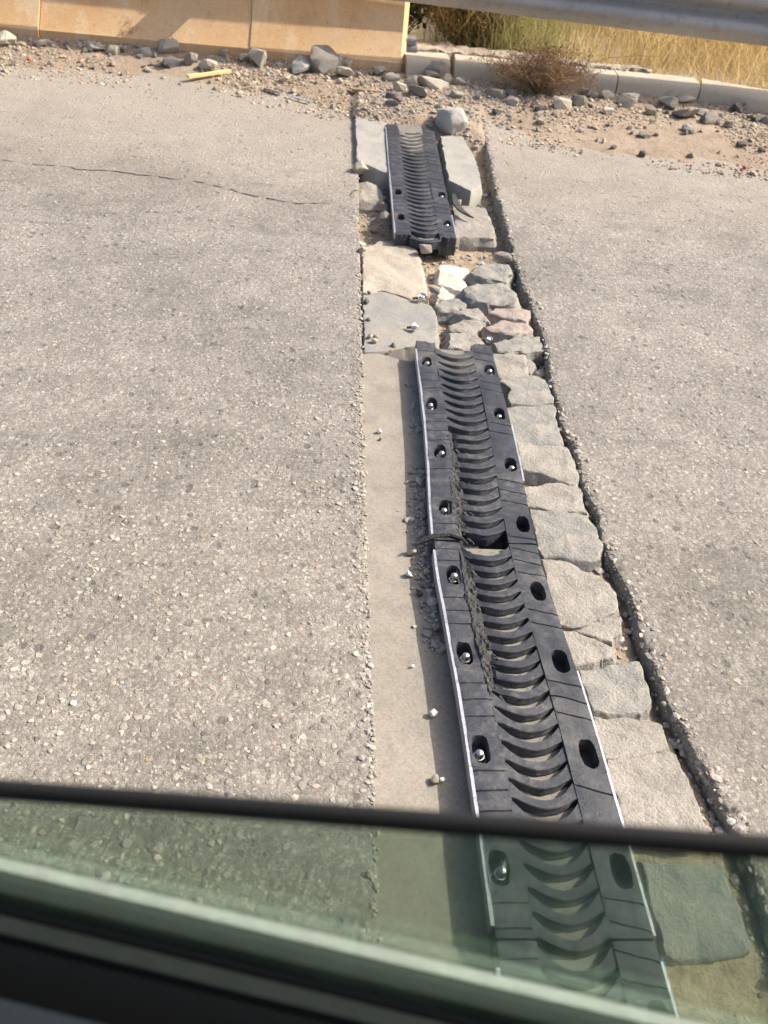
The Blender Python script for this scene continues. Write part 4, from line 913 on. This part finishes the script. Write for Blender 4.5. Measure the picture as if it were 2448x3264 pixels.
def verge_pts(n, xa=-3.2, xb=4.2, a=1.5, b=1.4, over=.12):
    out = []
    while len(out) < n:
        x = random.uniform(xa, xb); ye = yedge(x)-over; yk = (bR.y+(x-bR.x)*bd.y/bd.x+.0) if x < bR.x else kerby(x)
        y = ye+(yk-ye)*random.betavariate(a, b)
        if nz(x*1.7, y*1.7, 30)+.35 < random.random()*.9: continue
        h = vergeh(x, y)
        if h < -.002: h = .0 if (x < XL or x > xr(min(y, 6))) else -.06
        out.append((x, y, zs(y)+h))
    return np.array(out)
scatter('gravel', verge_pts(22000), rng.lognormal(math.log(.0052), .48, 22000), 'gravel_mix', 'mixed pale gravel covering the dirt verge', .6, .42)
P = []
while len(P) < 4200:
    y = random.uniform(.4, 5.2); x = random.uniform(XL, xr(y)+.0)
    if X0-.0 < x < .57 and y < 2.66: continue
    if x > .56 and y < 2.42 and x < xr(y)-.055 and random.random() < .9: continue
    P.append((x, y, bedz(x, y)))
for i in range(1600):
    x, y = random.uniform(.15, 1.0), random.uniform(4.55, 5.6); h_ = vergeh(x, y)
    if h_ > -.03: P.append((x, y, zs(y)+h_))
scatter('gravel', np.array(P), rng.lognormal(math.log(.0055), .45, len(P)), 'gravel_grey', 'grey gravel filling the trench between the stones')
# dusty crumbs in the gap beside the asphalt and along the shaded foot of the rubber
P = []
for i in range(900):
    y = random.uniform(1.3, 2.62)*1; x = X0 - abs(random.gauss(.004, .018)) - .004 + xo(y)
    if nz(y*5, 3) < -.05 and y < 2.2: continue
    P.append((x, y, -.003))
scatter('gravel', np.array(P), rng.lognormal(math.log(.0036), .5, len(P)), 'gravel_grey', 'fine crumbs along the shaded left foot of the rubber')
# stones standing proud of the worn asphalt
P, Sz = [], []
while len(P) < 16000:
    u = random.random(); y = .45+5.6*u**1.5; side = random.random() < .62
    hw_ = .35+.62*y
    if side: x = random.uniform(-hw_, XL-.003)
    else:
        x = xr(y)+abs(random.gauss(0, .02)) if random.random() < .12 else random.uniform(xr(y)+.006, xr(y)+.15+.42*y)
    if side and random.random() < .07: x = XL-.003-abs(random.gauss(0, .018))
    if y > 3 and random.random() < .35: continue
    P.append((x, y, zs(y)+nz(x*.7, y*.7, 2)*.006*.8)); Sz.append(min(.0085, random.lognormvariate(math.log(.0032), .42)))
scatter('asphalt_grit', np.array(P), np.array(Sz), 'grit_asphalt', 'pale aggregate stones worn proud of the asphalt', .38, .50)

P, Sz = [], []
for i in range(1500):
    y = .45+5.0*random.random()**1.3; x = xr(y)+random.gauss(.004, .012)
    P.append((x, y, zs(y)+(.006 if x > xr(y)+.004 else max(-.06, .004+(x-xr(y)-.004)*2.6))-.002)); Sz.append(min(.011, random.lognormvariate(math.log(.0034), .6)))
for i in range(700):
    y = .45+5.2*random.random()**1.3; x = XL+.001-abs(random.gauss(0, .012)); P.append((x, y, zs(y))); Sz.append(min(.008, random.lognormvariate(math.log(.0032), .4)))
scatter('asphalt_grit', np.array(P), np.array(Sz), 'grit_asphalt', 'crumbled aggregate along the broken asphalt edges', .6, .45)

# ------------------------------------------------------------------ litter
def beam_piece(name, c, a, b, wd, th, mat, label, cat, h=.012):
    p, q = GC(c, *a, h), GC(c, *b, h); p, q = W(p), W(q); p.z += .012; q.z += .012
    d = (q-p); L = d.length; o = empty(name, p); tag(o, label, cat); mb = MB(); dn = d.normalized(); s_ = Vector((-dn.y, dn.x, 0)).normalized(); up = dn.cross(s_)
    if up.z < 0: up = -up
    V = []; N = 8
    for i in range(N+1):
        t = i/N; c_ = dn*L*t; j = random.uniform(.9, 1.08)
        for e1, e2 in ((-1, 0), (1, 0), (1, 1), (-1, 1)): V.append(tuple(c_+s_*e1*wd/2*j+up*(e2*th*j)))
    mb.add(V, [(i*4+j, i*4+(j+1) % 4, (i+1)*4+(j+1) % 4, (i+1)*4+j) for i in range(N) for j in range(4)]+[(0, 1, 2, 3), (N*4, N*4+1, N*4+2, N*4+3)])
    mb.build('stick_body' if 'stick' in name else 'body', mat, o, 30)
beam_piece('wooden_stick', 'H', (208, 530), (490, 495), .028, .016, 'wood_yellow', 'yellow wooden stick lying in the gravel', 'stick')
beam_piece('wood_block', 'H', (1290, 622), (1470, 640), .05, .022, 'wood_brown', 'short brown wood block on the buried pale slab', 'wood block', .012)
beam_piece('plastic_strip', 'H', (862, 645), (1020, 690), .012, .004, 'plastic_blue', 'thin bluish plastic strip on the verge edge', 'litter', .004)
beam_piece('plastic_scrap', 'H', (715, 600), (820, 632), .03, .006, 'rubble_dark', 'dark scrap beside the bluish plastic strip', 'litter', .004)
for c, x, y, mt, s, lab in (('J', 1470, 858, 'red_bit', .014, 'red plastic crumb near the right lane'), ('F', 262, 540, 'red_bit', .012, 'red crumb on the verge beside the left lane'), ('C', 890, 908, 'blue_bit', .006, 'blue plastic crumb in the gap by the asphalt'), ('H', 735, 522, 'plastic_blue', .012, 'bluish plastic crumb near the yellow stick'), ('E', 400, 1150, 'orange_bit', .006, 'orange chip by the concrete fragment')):
    p = GC(c, x, y, .005); o = link('litter_crumb', rockm(2, mt), None, None, (p.x, p.y, zs(p.y)+(s*.6 if c != 'C' else -.02)+(max(0, vergeh(p.x, p.y)) if p.y > 4 else 0)), (.2, .3, .5), (s, s, s*.6)); tag(o, lab, 'litter')
# twigs
for c, a, b, lab in (('H', (400, 420), (555, 395), 'thin pale twig by the barrier foot'), ('H', (410, 425), (540, 470), 'dark thin twig behind the yellow stick'), ('E', (115, 1020), (160, 970), 'yellow straw by the concrete fragment')):
    p, q = W(GC(c, *a, .02)), W(GC(c, *b, .02)); o = empty('twig', p); tag(o, lab, 'twig'); mb = MB(); d = q-p
    mb.tube([Vector((0, 0, 0)), d*.4+Vector((0, 0, .006)), d], [.004, .003, .002], 5); mb.build('twig_body', 'stem_tan', o)

# ------------------------------------------------------------------ vegetation
def blades(name, P, H, lean, mat, label, wd=.004, seg=4, cat='grass', parent=None, azim=None):
    n = len(P); P = np.asarray(P); az = rng.uniform(0, 6.28, n) if azim is None else azim; ln = np.abs(rng.normal(lean, lean*.5, n)); wdv = wd*rng.uniform(.6, 1.5, n)
    rows = []; sz = rng.uniform(0, 6.28, n)
    for i in range(seg+1):
        t = i/seg; c = P + np.stack([np.cos(az)*ln*H*t**2, np.sin(az)*ln*H*t**2, H*(t-.35*np.minimum(ln, 1.2)*t**2)], 1)
        o = np.stack([np.cos(sz), np.sin(sz), np.zeros(n)], 1)*(wdv*(1-t*.85))[:, None]
        rows += [c-o, c+o]
    V = np.stack(rows, 1).reshape(-1, 3); k = 2*(seg+1); b = (np.arange(n)*k)[:, None]
    F = np.concatenate([b+np.array([2*i, 2*i+1, 2*i+3, 2*i+2]) for i in range(seg)], 0)
    o = big(name, V, F4=F, mat=mat, parent=parent, smooth=True)
    return tag(o, label, cat if parent is None else None, kind='stuff')
def field(n, xa, xb, ya, yb, dens=None):
    out = []
    while len(out) < n:
        x = random.uniform(xa, xb); y = kerby(x)+.2+(yb)*random.random()**1.3+ya
        if dens and random.random() > dens(x, y): continue
        out.append((x, y, groundz(x, y)-.02))
    return np.array(out)
gxl = kp[2].x+.05
P = field(26000, .5, 6.5, .06, 5.0, lambda x, y: min(1, max(.06, (x-1.25)*.8 + nz(x*1.5, y*1.5)*.7)))
blades('dry_grass', P, rng.uniform(.22, .62, len(P)), .55, 'grass_gold', 'tall dry golden grass beyond the kerb', .0032)
gcx = on_plane(1095*1.4756, 70*1.4756, Vector((0, 7.0, 0)), Vector((0, 1, 0))).x
P = field(6500, .6, 2.6, .25, 3.2, lambda x, y: .9*math.exp(-((x-gcx-.17*(y-7.0))/.27)**2))
blades('green_grass', P, rng.uniform(.25, .70, len(P)), .35, 'grass_green', 'patch of greener tall grass behind the kerb stones', .0035)
P = field(2500, 1.4, 5.5, -.03, .4); blades('dry_grass', P, rng.uniform(.06, .22, len(P)), 1.1, 'grass_gold', 'short matted straw spilling over the kerb', .003)
def shrub(name, c, rx, ry, h, nstem, nleaf, lm, label, leaf=.012, cat='bush', stemr=.003, group=None, up=.6, smat='stem_tan'):
    o = empty(name, c); tag(o, label, cat, group); mb = MB(); tips = []
    for i in range(nstem):
        a = random.uniform(0, 6.28); r = random.random()**.5; top = Vector((math.cos(a)*rx*r, math.sin(a)*ry*r, h*random.uniform(.55, 1)*(1-.45*r*r)))
        mid = Vector((top.x*.35, top.y*.35, top.z*.5)); b0 = Vector((math.cos(a), math.sin(a), 0))*.05*rx*random.random()
        pts_ = [b0, mid+Vector((random.gauss(0, .02), random.gauss(0, .02), 0))*h*2, top]; mb.tube(pts_, [stemr, stemr*.7, stemr*.35], 4)
        for j in range(5):
            t = random.uniform(.35, 1); p = mid.lerp(top, (t-.35)/.65); e_ = p+Vector((random.gauss(0, .14)*rx, random.gauss(0, .14)*ry, random.uniform(.02, .22)*h)); tips.append((p, e_)); mb.tube([p, e_], [stemr*.5, stemr*.25], 3, False)
    mb.build('stems', smat, o, 40)
    V, F = [], []
    for i in range(nleaf):
        p, e_ = random.choice(tips); q = p.lerp(e_, random.uniform(.1, 1.1))+Vector((random.gauss(0, 1), random.gauss(0, 1), random.gauss(0, 1)))*leaf*1.2
        d = Vector((random.gauss(0, 1), random.gauss(0, 1), random.gauss(up, 1))).normalized(); s_ = d.orthogonal().normalized(); s_.rotate(Matrix.Rotation(random.uniform(0, 6.28), 3, d)); L = leaf*random.uniform(.6, 1.5); wv = L*random.uniform(.25, .45); k = len(V)
        V += [tuple(q), tuple(q+d*L*.5+s_*wv), tuple(q+d*L), tuple(q+d*L*.5-s_*wv)]; F.append((k, k+1, k+2, k+3))
    lo = link('foliage', mesh('foliage', V, F), lm, o); lo['kind'] = 'stuff'; return o
def gpoint(px, py):                           # a point on the ground beyond the kerb
    d = ray(px, py); lo, hi = .5, 60
    for _ in range(50):
        m = (lo+hi)/2; p = CAM+d*m
        if p.z > groundz(p.x, p.y): lo = m
        else: hi = m
    return CAM+d*lo
pbush = W(GC('I', 1210, 395)); pbush.z += .02
shrub('dried_bush', pbush, .38, .20, .29, 260, 7000, 'leaf_russet', 'dried reddish-brown bush growing in front of the kerb', .0088, stemr=.0018)
for (x, y, lab) in ((690, 265, 'thin dried stalk before the kerb gap'), (820, 262, 'tall dried stalk left of the brown bush'), (750, 262, 'bare dried stalk between two others')):
    p = W(GC('I', x, y)); shrub('dried_stalk', p, .07, .04, .20, 7, 60, 'leaf_russet', lab, .006, 'plant', .0016)
p = W(GC('F', 1180, 420)); shrub('withered_weed', p, .13, .08, .15, 50, 500, 'leaf_tan', 'withered grey-brown weed at the barrier foot', .007, 'weed', .0018)
p = W(GC('F', 290, 230)); shrub('withered_weed', p, .08, .06, .16, 22, 160, 'leaf_tan', 'dry weed rooted in the left barrier joint', .007, 'weed', .0018)
b0 = on_plane(1318, 140, Vector((0, bR.y+.85, 0)), Vector((0, 1, 0)))
shrub('green_shrub', (b0.x-.15, b0.y, groundz(b0.x, b0.y)), .38, .35, .85, 90, 6000, 'leaf_dark', 'dark green shrub behind the barrier end', .03, 'shrub', .006, smat='wood_brown')
shrub('dry_shrub', (b0.x+.36, b0.y-.25, groundz(b0.x, b0.y)), .36, .28, .70, 220, 15000, 'leaf_tan', 'feathery tan dry shrub between the green shrub and the grass', .018, 'shrub', .003)
shrub('dry_shrub', (b0.x+.80, b0.y+.9, groundz(b0.x, b0.y)), .7, .4, .6, 160, 7000, 'leaf_tan', 'larger tan shrub behind the greener grass', .016, 'shrub', .003)
# single bent straw arching over the kerb
p, q = on_plane(1830, 205, Vector((0, kerby(1.8)+.1, 0)), Vector((0, 1, 0))), on_plane(2110, 180, Vector((0, kerby(1.8)+.25, 0)), Vector((0, 1, 0)))
o = empty('bent_twig', p); tag(o, 'long thin twig arching over the kerb right of the brown bush', 'twig'); mb = MB(); d = q-p
mb.tube([Vector((0, 0, -.12)), Vector((0, 0, 0))+d*.15, d*.4+Vector((0, 0, .02)), d*.75+Vector((0, 0, .015)), d], [.003, .003, .0025, .002, .0015], 5); mb.build('twig_body', 'wood_brown', o)

# ------------------------------------------------------------------ the car we look out of
CA = R(-13); cu = Vector((math.cos(CA), math.sin(CA), 0)); cn = Vector((-cu.y, cu.x, 0))      # cn points outwards to the road
car = empty('car', (0, 0, 0)); tag(car, 'grey car with its tinted side window partly wound down', 'car')
def C3(u, v, z): return cu*u+cn*v+Vector((0, 0, z))
VG = .195
def sweep(name, prof, mat, ua=-.62, ub=1.0, parent=None, smooth=35):
    mb = MB(); A, B = C3(ua, 0, 0), C3(ub, 0, 0); mb.extrude(prof, (A, cn), (B, cn)); return mb.build(name, mat, parent or car, smooth)
def gl(px, py): return on_plane(px*2448/1659, py*2448/1659, C3(0, VG, 0), cn)
tl, tr_ = gl(0, 1722), gl(1659, 1852)
td = (tr_-tl); ta = tl-td*2.0; tb = tr_+td*2.6
door = empty('door', (0, 0, 0)); door.parent = car
mb = MB(); TH = .004
v = [ta, tb, C3(tb.dot(cu), VG, .80), C3(ta.dot(cu), VG, .80)]
mb.add([p-cn*0 for p in v]+[p+cn*TH for p in v], [(0, 1, 2, 3), (7, 6, 5, 4), (0, 4, 5, 1), (1, 5, 6, 2), (2, 6, 7, 3), (3, 7, 4, 0)])
mb.build('window_glass', 'tinted_glass', door, None)
mb = MB(); n = 10; V = []
for P_ in (ta, tb):
    for j in range(n):
        t = 2*math.pi*j/n; V.append(tuple(P_+cn*(TH/2+math.cos(t)*.0042)+Vector((0, 0, 1))*(math.sin(t)*.0050+.003)))
mb.add(V, [(j, (j+1) % n, n+(j+1) % n, n+j) for j in range(n)]); mb.build('glass_edge', 'car_rubber', door, 60)
def yrow(x, row, z):                         # distance out from the camera of a photo row at height z
    d = ray(x*2448/1659, row*2448/1659); t = (z-CAM_H)/d.z; return (CAM+d*t).dot(cn)
zo = .952
vo1, vo0 = yrow(0, 1850, zo), yrow(0, 1880, zo)
sweep('belt_moulding', [(vo0, zo-.006), (vo0+.0005, zo), (vo1-.0008, zo+.001), (vo1, zo-.008)], 'car_chrome', parent=door)
sweep('outer_seal', [(VG+.006, zo-.03), (VG+.006, zo-.006), (VG+.010, zo-.002), (vo0-.0005, zo-.0012), (vo0-.0005, zo-.03)], 'car_grey', parent=door)
r1, r2, r3, r4, r5, r6 = [yrow(0, r, .945) for r in (1955, 1978, 2012, 2034, 2145, 2230)]
sweep('inner_seal', [(r2, .93), (r2+.001, .946), (VG-.001, .949), (VG-.0005, .93)], 'car_black', parent=door)
sweep('seal_lip', [(r3, .92), (r3, .944), (r2-.0005, .947), (r2-.0005, .92)], 'car_trim', parent=door)
sweep('trim_groove', [(r4, .92), (r4, .938), (r3-.0005, .938), (r3-.0005, .92)], 'car_black', parent=door)
sweep('trim_top', [(r5, .70), (r5-.001, .90), (r5+.002, .93), (r4-.0005, .943), (r4-.0005, .90), (r5+.02, .70)], 'car_black', parent=door)
sweep('trim_panel', [(r5-.10, .40), (r5-.09, .90), (r5-.05, .935), (r5-.002, .944), (r5-.002, .40)], 'car_panel', parent=door)
sweep('outer_panel', [(vo0+.002, .935), (vo1+.001, .943), (vo1+.006, .92), (vo1+.04, .70), (vo1+.045, .40), (vo1+.03, .32), (vo0+.002, .32)], 'car_paint', parent=door)
OUT = vo1+.04; INN = OUT-1.72
# shell round the camera
sweep('roof', [(.075, 1.47), (.06, 1.50), (-.25, 1.535), (-.95, 1.535), (INN+.14, 1.50), (INN+.12, 1.47), (-.95, 1.50), (-.25, 1.50)], 'car_paint', -1.15, .55)
def bar(name, a, b, r, mat='car_black'):
    mb = MB(); mb.tube([C3(*a), C3(*b)], r, 8); mb.build(name, mat, car, 40)
for vb, vt in ((OUT-.05, .06), (INN+.05, INN+.13)):
    bar('pillar', (1.05, vb, .95), (.55, vt, 1.49), .035); bar('pillar', (-.66, vb, .95), (-.62, vt, 1.49), .035); bar('pillar', (-1.6, vb, .98), (-1.15, vt, 1.49), .05)
sweep('rear_quarter', [(OUT-.06, .30), (OUT-.03, .95), (OUT, .90), (OUT+.01, .35)], 'car_paint', -2.2, -.63)
sweep('front_wing', [(OUT-.06, .30), (OUT-.05, .93), (OUT, .88), (OUT+.01, .35)], 'car_paint', 1.01, 2.05)
sweep('far_side', [(INN, .30), (INN, .90), (INN+.03, .95), (INN+.06, .30)], 'car_paint', -2.2, 2.05)
sweep('floor_pan', [(INN+.06, .25), (OUT-.06, .25), (OUT-.06, .31), (INN+.06, .31)], 'car_black', -2.15, 2.0)
sweep('bonnet', [(INN+.03, .90), (OUT-.03, .90), (OUT-.25, .97), (INN+.25, .97)], 'car_paint', 1.0, 2.05)
sweep('boot_lid', [(INN+.03, .93), (OUT-.03, .93), (OUT-.25, 1.0), (INN+.25, 1.0)], 'car_paint', -2.2, -1.6)
sweep('front_bumper', [(INN, .25), (OUT, .25), (OUT, .90), (INN, .90)], 'car_paint', 2.05, 2.15)
sweep('rear_bumper', [(INN, .25), (OUT, .25), (OUT, .93), (INN, .93)], 'car_paint', -2.3, -2.2)
for wu in (-1.35, 1.35):
    for wv in (OUT-.11, INN+.11):
        wh = empty('wheel', C3(wu, wv, .31)); wh.parent = car
        for nm, r_, hw2, mt in (('tyre', .31, .10, 'tyre'), ('rim', .20, .104, 'rim')):
            mb = MB(); n = 28; V = []
            for dv, rr in ((-hw2, .5*r_), (-hw2, .9*r_), (-hw2*.7, r_), (hw2*.7, r_), (hw2, .9*r_), (hw2, .5*r_)):
                for j in range(n):
                    t = 2*math.pi*j/n; V.append(tuple(cn*dv+cu*math.cos(t)*rr+Vector((0, 0, 1))*math.sin(t)*rr))
            mb.add(V, [(i*n+j, i*n+(j+1) % n, (i+1)*n+(j+1) % n, (i+1)*n+j) for i in range(5) for j in range(n)]+[tuple(range(n))[::-1], tuple(5*n+j for j in range(n))]); mb.build(nm, mt, wh, 35)
